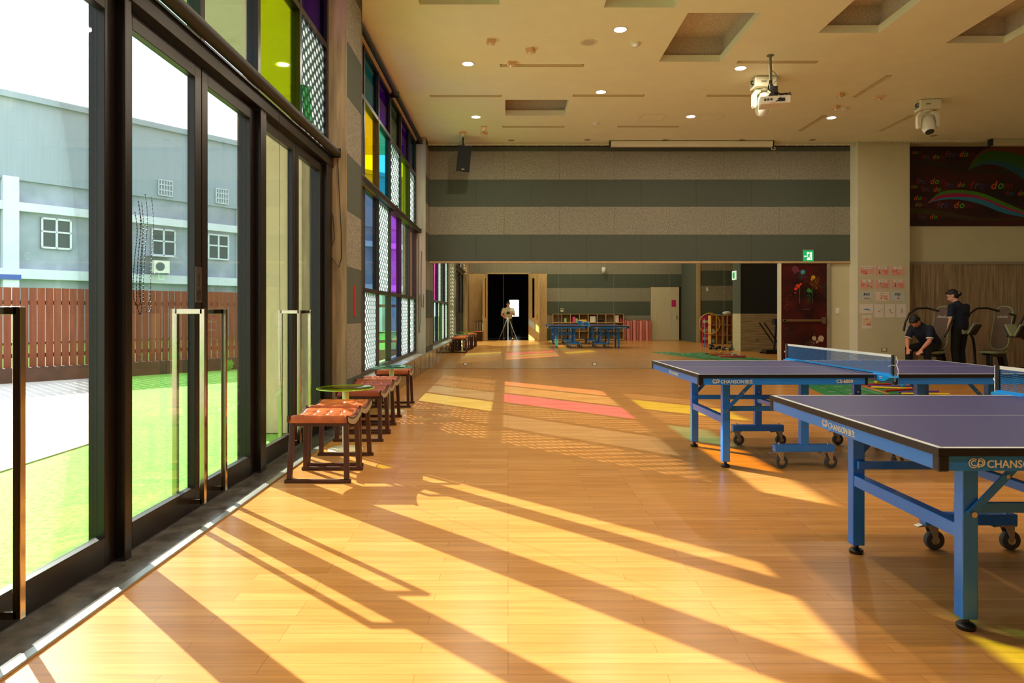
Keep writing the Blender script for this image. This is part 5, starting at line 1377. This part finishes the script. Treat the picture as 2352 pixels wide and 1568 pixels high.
# ---------------------------------------------------------------- people
def remesh(o, vox=0.011, sm=6):
    m = o.modifiers.new('remesh', 'REMESH'); m.mode = 'VOXEL'; m.voxel_size = vox; m.use_smooth_shade = True
    s_ = o.modifiers.new('smooth', 'SMOOTH'); s_.iterations = sm; s_.factor = 0.5
    return o
def person(lb, J, mats, face_dir, name='person', hair=None, sleeve=0.62, trim=None, vox=0.011, grip=None):
    t = thing(name, lb, 'person', J['base'])
    base = Vector(J['base'])
    P = {k: Vector(v) - base for k, v in J.items() if k != 'base'}
    f = Vector(face_dir).normalized(); up = (P['head'] - P['neck']).normalized(); sd = f.cross(up).normalized(); f = up.cross(sd).normalized()
    b = MB()
    h = P['head']
    R = Matrix((sd, f, up)).transposed().to_4x4(); R.translation = h
    b.ell((0, -0.008, 0.035), (0.077, 0.096, 0.085), 20, 14, R)        # skull
    b.ell((0, 0.018, -0.035), (0.060, 0.072, 0.082), 18, 12, R)        # face
    b.ell((0, 0.040, -0.095), (0.030, 0.032, 0.024), 12, 8, R)         # chin
    b.ell((0, 0.094, -0.020), (0.013, 0.022, 0.022), 10, 8, R)         # nose
    b.ell((0, 0.085, -0.062), (0.024, 0.012, 0.008), 10, 8, R)         # lips
    for s_ in (-1, 1):
        b.ell((s_ * 0.078, 0.0, -0.01), (0.010, 0.020, 0.032), 10, 8, R); b.ell((s_ * 0.030, 0.080, 0.012), (0.020, 0.012, 0.006), 8, 6, R)
    b.cap(P['neck'], h - up * 0.05 - f * 0.01, 0.058, 0.052)
    b.cap(P['neck'], P['chest'], 0.065, 0.10)
    for s_ in 'LR':
        sh, el, wr = P['sh' + s_], P['el' + s_], P['wr' + s_]
        b.cap(P['chest'], sh, 0.085, 0.046); b.cap(sh, el, 0.044, 0.038); b.cap(el, el + (wr - el) * 0.35, 0.041, 0.041); b.cap(el + (wr - el) * 0.35, wr, 0.041, 0.026)
        hd = P.get('hd' + s_, wr + (wr - el).normalized() * 0.1)
        d = (hd - wr).normalized(); pn = P.get('palm' + s_, None)
        side = (J and Vector(sd)) if abs(d.dot(sd)) < 0.8 else Vector(f)
        side = (side - d * side.dot(d)).normalized(); nn = d.cross(side).normalized()
        Rh = Matrix((side, d, nn)).transposed().to_4x4(); Rh.translation = wr + d * 0.045
        b.ell((0, 0, 0), (0.040, 0.052, 0.017), 14, 10, Rh)
        sg = 1 if s_ == 'L' else -1
        for k, (ox, ln) in enumerate(((-0.030, 0.060), (-0.010, 0.072), (0.011, 0.068), (0.031, 0.052))):
            p0 = Rh @ Vector((ox, 0.035, 0)); p1 = Rh @ Vector((ox * 1.12, 0.035 + ln * 0.5, -0.006)); p2 = Rh @ Vector((ox * 1.15, 0.035 + ln * 0.95, -0.026))
            b.cap(p0, p1, 0.0095, 0.0088); b.cap(p1, p2, 0.0088, 0.0078)
        p0 = Rh @ Vector((-0.032, -0.015, 0)); p1 = Rh @ Vector((-0.062, 0.018, -0.010)); p2 = Rh @ Vector((-0.064, 0.046, -0.022))
        b.cap(p0, p1, 0.012, 0.0105); b.cap(p1, p2, 0.0105, 0.009)
    b.cap(P['chest'], P['pelvis'], 0.10, 0.105)
    for s_ in 'LR':
        b.cap(P['pelvis'], P['hip' + s_], 0.11, 0.085); b.cap(P['hip' + s_], P['kn' + s_], 0.078, 0.054); b.cap(P['kn' + s_], P['an' + s_], 0.052, 0.036)
        b.cap(P['an' + s_], P['toe' + s_], 0.036, 0.032)
    body = remesh(b.build('body', mats['skin'], t), vox, 5)
    # shirt
    b = MB(); K = 0.016
    b.cap(P['neck'] + (P['neck'] - P['chest']).normalized() * 0.015, P['chest'], 0.068, 0.135); b.cap(P['neck'] - (P['neck'] - P['chest']).normalized() * 0.04, P['chest'], 0.095, 0.14)
    side_v = (P['shL'] - P['shR']).normalized()
    ax = (P['chest'] - P['pelvis']).normalized()
    for q, rq in ((-0.075, 0.108), (-0.04, 0.124), (0, 0.130), (0.04, 0.124), (0.075, 0.108)):
        b.cap(P['chest'] + side_v * q * 1.15, P['pelvis'] + side_v * q + ax * 0.03, rq, rq + 0.004)
    for s_ in 'LR': b.cap(P['neck'] - ax * 0.075, P['sh' + s_] - ax * 0.02, 0.066, 0.060); b.cap(P['chest'] + side_v * (0.06 if s_ == 'L' else -0.06), P['sh' + s_] - ax * 0.09, 0.105, 0.062)
    for s_ in 'LR':
        sh, el = P['sh' + s_], P['el' + s_]
        b.cap(P['chest'] + ax * 0.04, sh - ax * 0.01, 0.115, 0.070); b.cap(sh - ax * 0.01, sh + (el - sh) * sleeve, 0.066, 0.064)
    remesh(b.build('shirt', mats['shirt'], t), 0.013, 6)
    if trim:
        for s_ in 'LR':
            sh, el = P['sh' + s_], P['el' + s_]; d = (el - sh); c = sh + d * (sleeve + 0.16); b = MB(); b.tube([c - d * 0.02, c + d * 0.03], [0.062, 0.062], 18); b.build('sleeve_trim', trim, t)
    b = MB()
    for s_ in 'LR':
        b.cap(P['pelvis'], P['hip' + s_], 0.128, 0.098); b.cap(P['hip' + s_], P['kn' + s_], 0.094, 0.072); b.cap(P['kn' + s_], P['an' + s_] + (P['kn' + s_] - P['an' + s_]).normalized() * 0.03, 0.070, 0.060)
    remesh(b.build('trousers', mats['trousers'], t), 0.013, 6)
    for s_ in 'LR':
        an, to = P['an' + s_], P['toe' + s_]; b = MB(); d = (to - an); d.z = 0; d.normalize()
        a0 = an.copy(); a0.z = 0.035 - base.z; b.cap(a0 - d * 0.05, a0 + d * 0.17, 0.042, 0.036); b.cap(a0 + Vector((0, 0, 0.0)), an + Vector((0, 0, 0.01)), 0.044, 0.04)
        for v in b.v: v.z = max(v.z, 0.002 - base.z)
        remesh(b.build('shoe', mats['shoe'], t), 0.01, 3)
    b = MB()
    b.ell((0, -0.020, 0.050), (0.086, 0.100, 0.086), 20, 14, R); b.ell((0, -0.045, 0.0), (0.083, 0.072, 0.085), 18, 12, R); b.ell((0, 0.055, 0.092), (0.06, 0.035, 0.028), 14, 8, R)
    if hair == 'bun': b.ell((0, -0.125, -0.01), (0.042, 0.04, 0.045), 14, 10, R)
    remesh(b.build('hair', M['hair'], t), 0.010, 3)
    if hair == 'bun':
        b = MB(); b.tube([R @ Vector((0.07, -0.075, 0.0)), R @ Vector((0.088, -0.07, 0.012)), R @ Vector((0.09, -0.04, 0.018)), R @ Vector((0.084, -0.02, 0.03))], 0.007, 6)
        b.tube([R @ Vector((-0.07, -0.105, 0.0)), R @ Vector((-0.05, -0.12, 0.012)), R @ Vector((-0.03, -0.125, 0.008))], 0.007, 6); b.build('hair_clip', M['white'], t)
    b = MB()
    for s_ in (-1, 1): b.ell((s_ * 0.029, 0.083, -0.002), (0.012, 0.006, 0.006), 8, 6, R)
    b.build('eye', M['black'], body)
    return t
# standing person, back turned, looking left
bx, by = 8.80, 13.5
fw = Vector((-0.36, 0.933, 0)); rt = Vector((0.933, 0.36, 0))
def L_(r, f_, z): v = Vector((bx, by, 0)) + rt * r + fw * f_; return (v.x, v.y, z)
person('person in a navy polo and black trousers standing with back turned beside the exercise machine',
       {'base': (bx, by, 0), 'head': L_(-0.04, 0.10, 1.545), 'neck': L_(-0.01, 0.035, 1.39), 'chest': L_(0, 0.0, 1.22), 'pelvis': L_(0, -0.02, 0.93),
        'shL': L_(-0.205, 0.0, 1.34), 'elL': L_(-0.265, -0.03, 1.06), 'wrL': L_(-0.27, 0.03, 0.82), 'hdL': L_(-0.275, 0.05, 0.71),
        'shR': L_(0.205, 0.0, 1.34), 'elR': L_(0.24, 0.05, 1.07), 'wrR': L_(0.20, 0.25, 0.98), 'hdR': L_(0.17, 0.34, 0.95),
        'hipL': L_(-0.09, -0.02, 0.88), 'hipR': L_(0.09, -0.02, 0.88), 'knL': L_(-0.10, 0.01, 0.49), 'knR': L_(0.10, 0.03, 0.49), 'anL': L_(-0.10, -0.03, 0.09), 'anR': L_(0.11, -0.01, 0.09), 'toeL': L_(-0.11, 0.12, 0.04), 'toeR': L_(0.13, 0.14, 0.04)},
       {'skin': M['skin2'], 'shirt': M['navy'], 'trousers': M['blackcloth'], 'shoe': M['black']}, (-0.9, 0.45, -0.12), hair='bun', trim=M['white_matt'])
# seated person bending forward
bx, by = 8.22, 13.45
fw = Vector((-0.87, -0.5, 0)); rt = Vector((-0.5, 0.87, 0))
person('person in a dark shirt and black trousers bending forward on the exercise machine seat',
       {'base': (bx, by, 0), 'pelvis': L_(0, -0.04, 0.62), 'chest': L_(0, 0.26, 0.86), 'neck': L_(0, 0.40, 0.98), 'head': L_(0, 0.53, 1.05),
        'shL': L_(-0.17, 0.34, 0.92), 'shR': L_(0.17, 0.34, 0.92), 'elL': L_(-0.21, 0.42, 0.68), 'elR': L_(0.20, 0.44, 0.68), 'wrL': L_(-0.14, 0.55, 0.53), 'wrR': L_(0.12, 0.56, 0.53), 'hdL': L_(-0.10, 0.60, 0.44), 'hdR': L_(0.08, 0.61, 0.44),
        'hipL': L_(-0.09, 0.02, 0.57), 'hipR': L_(0.09, 0.02, 0.57), 'knL': L_(-0.17, 0.43, 0.53), 'knR': L_(0.17, 0.43, 0.53), 'anL': L_(-0.18, 0.40, 0.09), 'anR': L_(0.18, 0.42, 0.09), 'toeL': L_(-0.20, 0.54, 0.04), 'toeR': L_(0.20, 0.56, 0.04)},
       {'skin': M['skin'], 'shirt': M['navy'], 'trousers': M['blackcloth'], 'shoe': M['black']}, (-0.8, -0.45, -0.6), trim=M['white_matt'])
# photographer in the doorway behind the tripod
bx, by = 0.0, -0.52
fw = Vector((0, 1, 0)); rt = Vector((1, 0, 0))
person('person in a beige shirt and black trousers behind a tripod, seen only in the mirror',
       {'base': (bx, by, 0), 'head': L_(0, 0.10, 1.60), 'neck': L_(0, 0.02, 1.46), 'chest': L_(0, -0.01, 1.27), 'pelvis': L_(0, -0.04, 0.97),
        'shL': L_(-0.20, 0, 1.38), 'shR': L_(0.20, 0, 1.38), 'elL': L_(-0.29, 0.06, 1.12), 'elR': L_(0.28, 0.10, 1.12), 'wrL': L_(-0.14, 0.22, 1.00), 'wrR': L_(0.14, 0.30, 1.18), 'hdL': L_(-0.06, 0.28, 0.99), 'hdR': L_(0.08, 0.36, 1.20),
        'hipL': L_(-0.10, -0.04, 0.92), 'hipR': L_(0.10, -0.04, 0.92), 'knL': L_(-0.14, 0.0, 0.50), 'knR': L_(0.15, 0.0, 0.50), 'anL': L_(-0.17, -0.06, 0.09), 'anR': L_(0.19, -0.06, 0.09), 'toeL': L_(-0.20, 0.09, 0.04), 'toeR': L_(0.22, 0.09, 0.04)},
       {'skin': M['skin'], 'shirt': M['beige_cloth'], 'trousers': M['blackcloth'], 'shoe': M['black']}, (0.02, 0.8, -0.45))
tr = thing('camera_tripod', 'silver legged tripod with a black camera on it, seen in the mirror', 'tripod', (0, -0.10, 0))
for a in (90, 210, 330):
    b = MB(); r_ = 0.48; ca, sa = math.cos(math.radians(a)), math.sin(math.radians(a))
    b.tube([(0.03 * ca, 0.03 * sa, 0.98), (r_ * 0.55 * ca, r_ * 0.55 * sa, 0.46), (r_ * ca, r_ * sa, 0.0)], [0.014, 0.012, 0.009], 10); b.build('leg', M['alu'], tr, smooth=True)
b = MB(); b.cyl((0, 0, 0.78), (0, 0, 1.10), 0.014, n=12); b.lathe([(0.04, 0.95), (0.045, 1.0), (0.02, 1.02)], n=16); b.ell((0, 0, 1.12), 0.03, 14, 10); b.build('centre_column', M['alu'], tr, smooth=True)
b = MB(); b.box(-0.07, 0.07, -0.06, 0.0, 1.15, 1.25); b.box(-0.03, 0.03, -0.05, 0.0, 1.25, 1.28); b.build('camera_body', M['black'], tr, bevel=0.008)
b = MB(); b.cyl((0, 0.0, 1.205), (0, 0.055, 1.205), 0.036, n=24); b.build('lens_barrel', M['black'], tr, smooth=True)

# ---------------------------------------------------------------- things at the back of the room (seen in the mirror)
sh = thing('cubby_shelf', 'long low oak cubby shelf against the striped wall, seen in the mirror', 'shelf', (3.5, YB + 0.22, 0))
b = MB(); W2 = 1.54; D2 = 0.19
for z in (0.03, 0.40, 0.78, 1.15): b.box(-W2, W2, -D2, D2, z, z + 0.02)
for k in range(9): x = -W2 + 2 * W2 * k / 8; b.box(x - 0.01, x + 0.01, -D2, D2, 0.03, 1.17)
b.build('shelf_frame', M['light_wood'], sh)
MB().box(-W2, W2, -D2, -D2 + 0.008, 0.03, 1.17).build('back_board', M['panel_wood'], sh)
items = [(2.50, 0.10, 0.17, 'mintcart', 'pale green folded blanket on the cubby shelf'), (2.50, 0.28, 0.1, 'blue_hi', 'blue box on the cubby shelf'), (2.88, 0.12, 0.24, 'pink', 'pink box on the cubby shelf'), (3.0, 0.1, 0.16, 'mintcart', 'mint green box beside the pink one on the cubby shelf'),
         (3.28, 0.3, 0.12, 'yellow', 'patterned yellow box low on the cubby shelf'), (3.7, 0.24, 0.26, 'white_matt', 'large white patterned box on the cubby shelf'), (4.755, 0.16, 0.30, 'white_matt', 'tall white patterned box near the right end of the cubby shelf'), (4.08, 0.2, 0.10, 'black', 'dark lump of cloth on the cubby shelf')]
for i, (x, w_, h, m, lb) in enumerate(items):
    if i == 1: continue
    o = MB().box(-w_ / 2, w_ / 2, -0.12, 0.12, 0, h).build('storage_box', M[m], bevel=0.004); o.location = (x, YB + 0.24, 0.801); tag(o, lb + ', seen in the mirror', 'box')
o = MB().lathe([(0.07, 0), (0.09, 0.05), (0.05, 0.12), (0.02, 0.19), (0.005, 0.24)], (4.94, YB + 0.24, 0.802), 16).build('santa_hat_ornament', M['red'], smooth=True); tag(o, 'small red pointed ornament at the right end of the cubby shelf in the mirror', 'ornament')
for k in range(9):
    x = 5.14 + k * 0.137; ln = random.uniform(-0.03, 0.03)
    t = thing('foam_roll', ['leftmost pink foam roll', 'second pink foam roll from the shelf', 'third pink foam roll from the shelf', 'fourth pink foam roll from the shelf', 'middle pink foam roll', 'fourth pink foam roll from the laminate door', 'third pink foam roll from the laminate door', 'second pink foam roll from the laminate door', 'pink foam roll nearest the pale laminate door'][k] + ', standing upright, seen in the mirror', 'foam roll', (x, YB + 0.12 + (0.13 if k % 2 else 0), 0), 0, 'upright pink foam rolls')
    q = MB(); q.tube([(0, 0, 0.0), (ln, 0, 0.88 + 0.04 * (k % 3 == 0))], 0.072, 20); q.build('roll', M['pinkroll'], t, smooth=True)
    q = MB(); q.tube([(ln, 0, 0.88 + 0.04 * (k % 3 == 0)), (ln, 0, 0.895 + 0.04 * (k % 3 == 0))], 0.07, 20); q.build('roll_end', M['black'], t)
o = MB().box(2.32, 2.44, YB + 0.014, YB + 0.05, 1.26, 1.42).build('wall_thermostat', M['cream_light'], bevel=0.004); MB().box(2.345, 2.415, YB + 0.05, YB + 0.053, 1.34, 1.40).build('display', M['gap'], o)
tag(o, 'cream wall thermostat above the cubby shelf, seen in the mirror', 'thermostat')
dm = thing('dome_camera', 'white dome security camera high on the striped wall, seen in the mirror', 'security camera', (4.2, YB + 0.2, 3.12))
MB().lathe([(0.03, 0.10), (0.08, 0.09), (0.09, 0), (0.09, -0.06)], n=20).build('housing', M['white'], dm, smooth=True); MB().ell((0, 0, -0.07), (0.075, 0.075, 0.09), 18, 12).build('dome', M['white'], dm, smooth=True)
MB().box(-0.02, 0.02, -0.19, 0, 0.02, 0.06).build('wall_arm', M['white'], dm); MB().ell((0, 0.05, -0.11), (0.02, 0.02, 0.02), 12, 8).build('lens', M['black'], dm, smooth=True)
# stacked chairs by the oak panel
def chair0():
    t = thing('stacking_chair', 'x', 'chair', (0, 0, 0), 0, 'stacked slat back chairs in the mirror')
    b = MB(); b.box(-0.2, 0.2, -0.2, 0.2, 0.42, 0.44); b.build('seat', M['leather_dark'], t, bevel=0.004)
    for s_ in (-1, 1):
        b = MB(); b.tube([(s_ * 0.19, 0.19, 0), (s_ * 0.19, 0.17, 0.43)], 0.012, 8); b.build('leg', M['wood_dark'], t)
        b = MB(); b.tube([(s_ * 0.19, -0.19, 0), (s_ * 0.19, -0.17, 0.43)], 0.012, 8); b.build('leg', M['wood_dark'], t)
    for k in range(4): b = MB(); x = -0.17 + k * 0.113; b.tube([(x, -0.18, 0.44), (x, -0.20, 0.62), (x * 0.95, -0.24, 0.82)], 0.009, 6); b.build('back_slat', M['wood_rail'], t)
    b = MB(); b.tube([(-0.19, -0.24, 0.83), (0, -0.27, 0.86), (0.19, -0.24, 0.83)], 0.014, 8); b.build('back_rail', M['wood_dark'], t)
    return t
c0 = chair0()
for k in range(3):
    o = c0 if k == 0 else dup(c0)
    o.location = (-1.25, 0.0, 0.0); o.location.y = -0.02 + k * 0.5
    o['label'] = ['slat back chair nearest the oak panel, seen in the mirror', 'slat back chair between two others, seen in the mirror', 'slat back chair closest to the glass doors, seen in the mirror'][k]; o['group'] = 'slat back chairs in the mirror'
# mint trolleys
def trolley():
    t = thing('trolley', 'x', 'trolley', (0, 0, 0), 0, 'mint green three tier trolleys')
    for z in (0.14, 0.48, 0.82):
        b = MB(); b.box(-0.22, 0.22, -0.15, 0.15, z, z + 0.01)
        for s_ in (-1, 1): b.box(-0.22, 0.22, s_ * 0.15, s_ * 0.142, z, z + 0.09); b.box(s_ * 0.22, s_ * 0.212, -0.15, 0.15, z, z + 0.09)
        b.build('tray', M['mintcart'], t)
    for s_ in (-1, 1):
        b = MB(); b.tube([(s_ * 0.215, -0.12, 0.06), (s_ * 0.215, -0.12, 0.98), (s_ * 0.215, 0.12, 0.98), (s_ * 0.215, 0.12, 0.06)], 0.01, 8); b.build('side_tube', M['white'], t)
    for a in (-1, 1):
        for c in (-1, 1): b = MB(); b.cyl((a * 0.2 - 0.01, c * 0.12, 0.03), (a * 0.2 + 0.01, c * 0.12, 0.03), 0.03, n=14); b.build('wheel', M['black'], t)
    return t
tr0 = trolley(); tr0.location = (8.05, 2.55, 0); tr0['label'] = 'mint green three tier trolley on the left, beside the timber post, seen in the mirror'
dup(tr0, (8.62, 2.6, 0), 0.1, 'mint green three tier trolley partly behind the toy cubby, seen in the mirror')
tag(MB().box(7.82, 8.9, 2.22, 2.24, 0.0, 1.12).build('pin_board', M['magenta']), 'magenta board leaning behind the mint trolleys, seen in the mirror', 'board')
# toy cubby
tc_ = thing('toy_cubby', 'tall pine toy cubby with small compartments on wheels, seen in the mirror', 'shelf', (7.55, 5.95, 0))
b = MB()
for z in (0.10, 0.43, 0.78, 1.12): b.box(-0.48, 0.46, -0.16, 0.16, z, z + 0.018)
for x in (-0.48, -0.28, -0.06, 0.10, 0.28, 0.445): b.box(x, x + 0.014, -0.16, 0.16, 0.10, 1.138)
b.build('cubby_frame', mat('pine', (232, 182, 116), 0.5, noise=0.1, nscale=4), tc_); MB().box(-0.48, 0.46, -0.168, -0.16, 0.10, 1.138).build('back_board', bpy.data.materials['pine'], tc_)
for a in (-0.4, 0.38): b = MB(); b.ell((a, 0.1, 0.05), 0.05, 12, 8); b.ell((a, -0.1, 0.05), 0.05, 12, 8); b.build('wheel', M['black'], tc_, smooth=True)
toys = [(-0.37, 0.448, 'white_matt', 0.22, 'cream cloth bundle'), (-0.16, 0.448, 'pink', 0.08, 'pink ball on the left'), (0.03, 0.448, 'pink', 0.10, 'bright pink toy'), (0.19, 0.448, 'grey_rubber', 0.05, 'small grey toy'), (-0.37, 0.118, 'g', 0.2, 'pale blue box'), (0.2, 0.118, 'white', 0.12, 'white toy in the lowest row'), (0.03, 0.118, 'black', 0.10, 'dark toy in the lowest row'), (0.2, 0.798, 'red', 0.08, 'red wedge toy'), (0.03, 0.798, 'blue_hi', 0.06, 'blue ball in the top row'), (-0.16, 0.798, 'orange_box', 0.07, 'tan toy in the top row'), (-0.37, 0.798, 'pink', 0.05, 'small pink toy in the top row')]
for x, z, m, s_, lb in toys:
    b = MB(); b.ell((0, 0, s_ / 2), (min(0.07, s_ * 0.6), 0.06, s_ / 2), 14, 10)
    o = b.build('toy', M['g_ice'] if m == 'gg' else (paint('pale_blue', (170, 200, 214)) if m == 'g' else M[m]), smooth=True); o.location = (7.55 + x, 5.98, z); tag(o, lb + ' in the pine cubby, seen in the mirror', 'toy')
def torus(r, rr, c, T):
    b = MB(); K = 40; b.tube([T @ Vector((r * math.cos(2 * PI * k / K), 0, r * math.sin(2 * PI * k / K))) for k in range(K + 1)], rr, 8, cap=False); return b
o = torus(0.36, 0.014, None, Matrix.Translation((7.02, 6.14, 0.84))).build('hoop', M['yellow'], smooth=True); tag(o, 'yellow hoop hanging at the left side of the pine cubby, seen in the mirror', 'hoop')
for k, (x, m) in enumerate(((7.17, 'red'), (7.40, 'blue_hi'), (7.96, 'yellow'))):
    o = torus(0.09, 0.012, None, Matrix.Translation((x, 5.98, 1.152)) @ Matrix.Rotation(PI / 2, 4, 'X')).build('toy_ring', M[m], smooth=True); tag(o, '%s toy ring lying on top of the pine cubby, seen in the mirror' % ['red', 'blue', 'yellow'][k], 'ring')
b = MB(); b.ell((7.68, 5.95, 1.205), (0.16, 0.11, 0.065), 16, 10); tag(remesh(b.build('plastic_bag', M['white_matt']), 0.02, 2), 'white plastic bag on top of the pine cubby, seen in the mirror', 'bag')
for k, (m, a) in enumerate((('red', -0.10), ('blue', 0.02), ('red', 0.10))):
    b = MB(); b.tube([(6.80 + 0.07 * k, 6.05, 0.02), (6.9 + 0.04 * k + a * 0.3, 5.86 + 0.02 * k, 0.72)], 0.018, 8); o = b.build('toy_bat', M[m], smooth=True); tag(o, ['red bat leaning on the pine cubby, leftmost', 'blue bat leaning on the pine cubby', 'red bat leaning closest to the pine cubby'][k] + ', seen in the mirror', 'bat')
def dumbbell():
    t = thing('dumbbell', 'x', 'dumbbell', (0, 0, 0), 0, 'black dumbbells on the floor')
    b = MB(); b.cyl((-0.12, 0, 0.06), (0.12, 0, 0.06), 0.014, n=10); b.build('bar', M['chrome'], t)
    for s_ in (-1, 1): b = MB(); b.cyl((s_ * 0.07, 0, 0.062), (s_ * 0.14, 0, 0.062), 0.06, n=6); b.build('weight', M['black'], t)
    return t
db = dumbbell()
for k, (x, y) in enumerate(((6.95, 7.15), (7.15, 7.75), (7.0, 8.1), (6.75, 7.5))):
    o = db if k == 0 else dup(db); o.location = (x, y, 0); o.rotation_euler = (0, 0, 0.3 * k)
    o['label'] = ['black dumbbell nearest the pine cubby', 'black dumbbell second from the mirror in the group of four', 'black dumbbell standing closest to the grey wood dado', 'black dumbbell on the left of the group, toward the green mats'][k] + ', seen in the mirror'
el = thing('elliptical_trainer', 'black upright trainer with two long arms, seen at the right edge of the mirror', 'exercise machine', (7.88, 9.6, 0))
b = MB(); b.box(-0.25, 0.3, -0.2, 0.2, 0.02, 0.12); b.box(-0.3, 0.4, -0.24, -0.18, 0, 0.05); b.box(-0.3, 0.4, 0.18, 0.24, 0, 0.05); b.build('base', M['black'], el, bevel=0.01)
b = MB(); b.tube([(0.05, 0, 0.1), (0.12, 0, 1.0)], 0.035, 12); b.build('mast', M['black'], el)
for s_ in (-1, 1): b = MB(); b.tube([(0.1, s_ * 0.18, 0.30), (-0.2, s_ * 0.2, 0.75), (-0.32, s_ * 0.2, 0.92)], 0.02, 10); b.build('swing_arm', M['black'], el, smooth=True)
b = MB(); b.box(0.02, 0.14, -0.12, 0.12, 0.86, 1.04); b.build('console', M['black_soft'], el, bevel=0.01)
sg = thing('exit_sign', 'lit exit sign seen edge on high on the dark pillar in the mirror', 'sign', (7.30, 7.9, 2.42))
MB().box(-0.02, 0.018, -0.16, 0.16, -0.14, 0.14).build('sign_box', M['exit_white'], sg); MB().box(-0.024, -0.02, -0.10, 0.10, -0.1, 0.1).build('exit_symbol', M['exit_lit'], sg)
for x, m in ((7.85, 'socket_brass'),):
    tag(MB().box(x - 0.06, x + 0.06, 8.44, 8.452, 0.34, 0.40).build('wall_socket', M[m], bevel=0.002), 'brass socket on the grey wood dado, seen in the mirror', 'socket')
tag(MB().box(8.02, 8.10, 2.214, 2.235, 2.10, 2.24).build('light_switch', M['white'], bevel=0.002), 'white switch on the dark felt above the trolleys, seen in the mirror', 'switch')
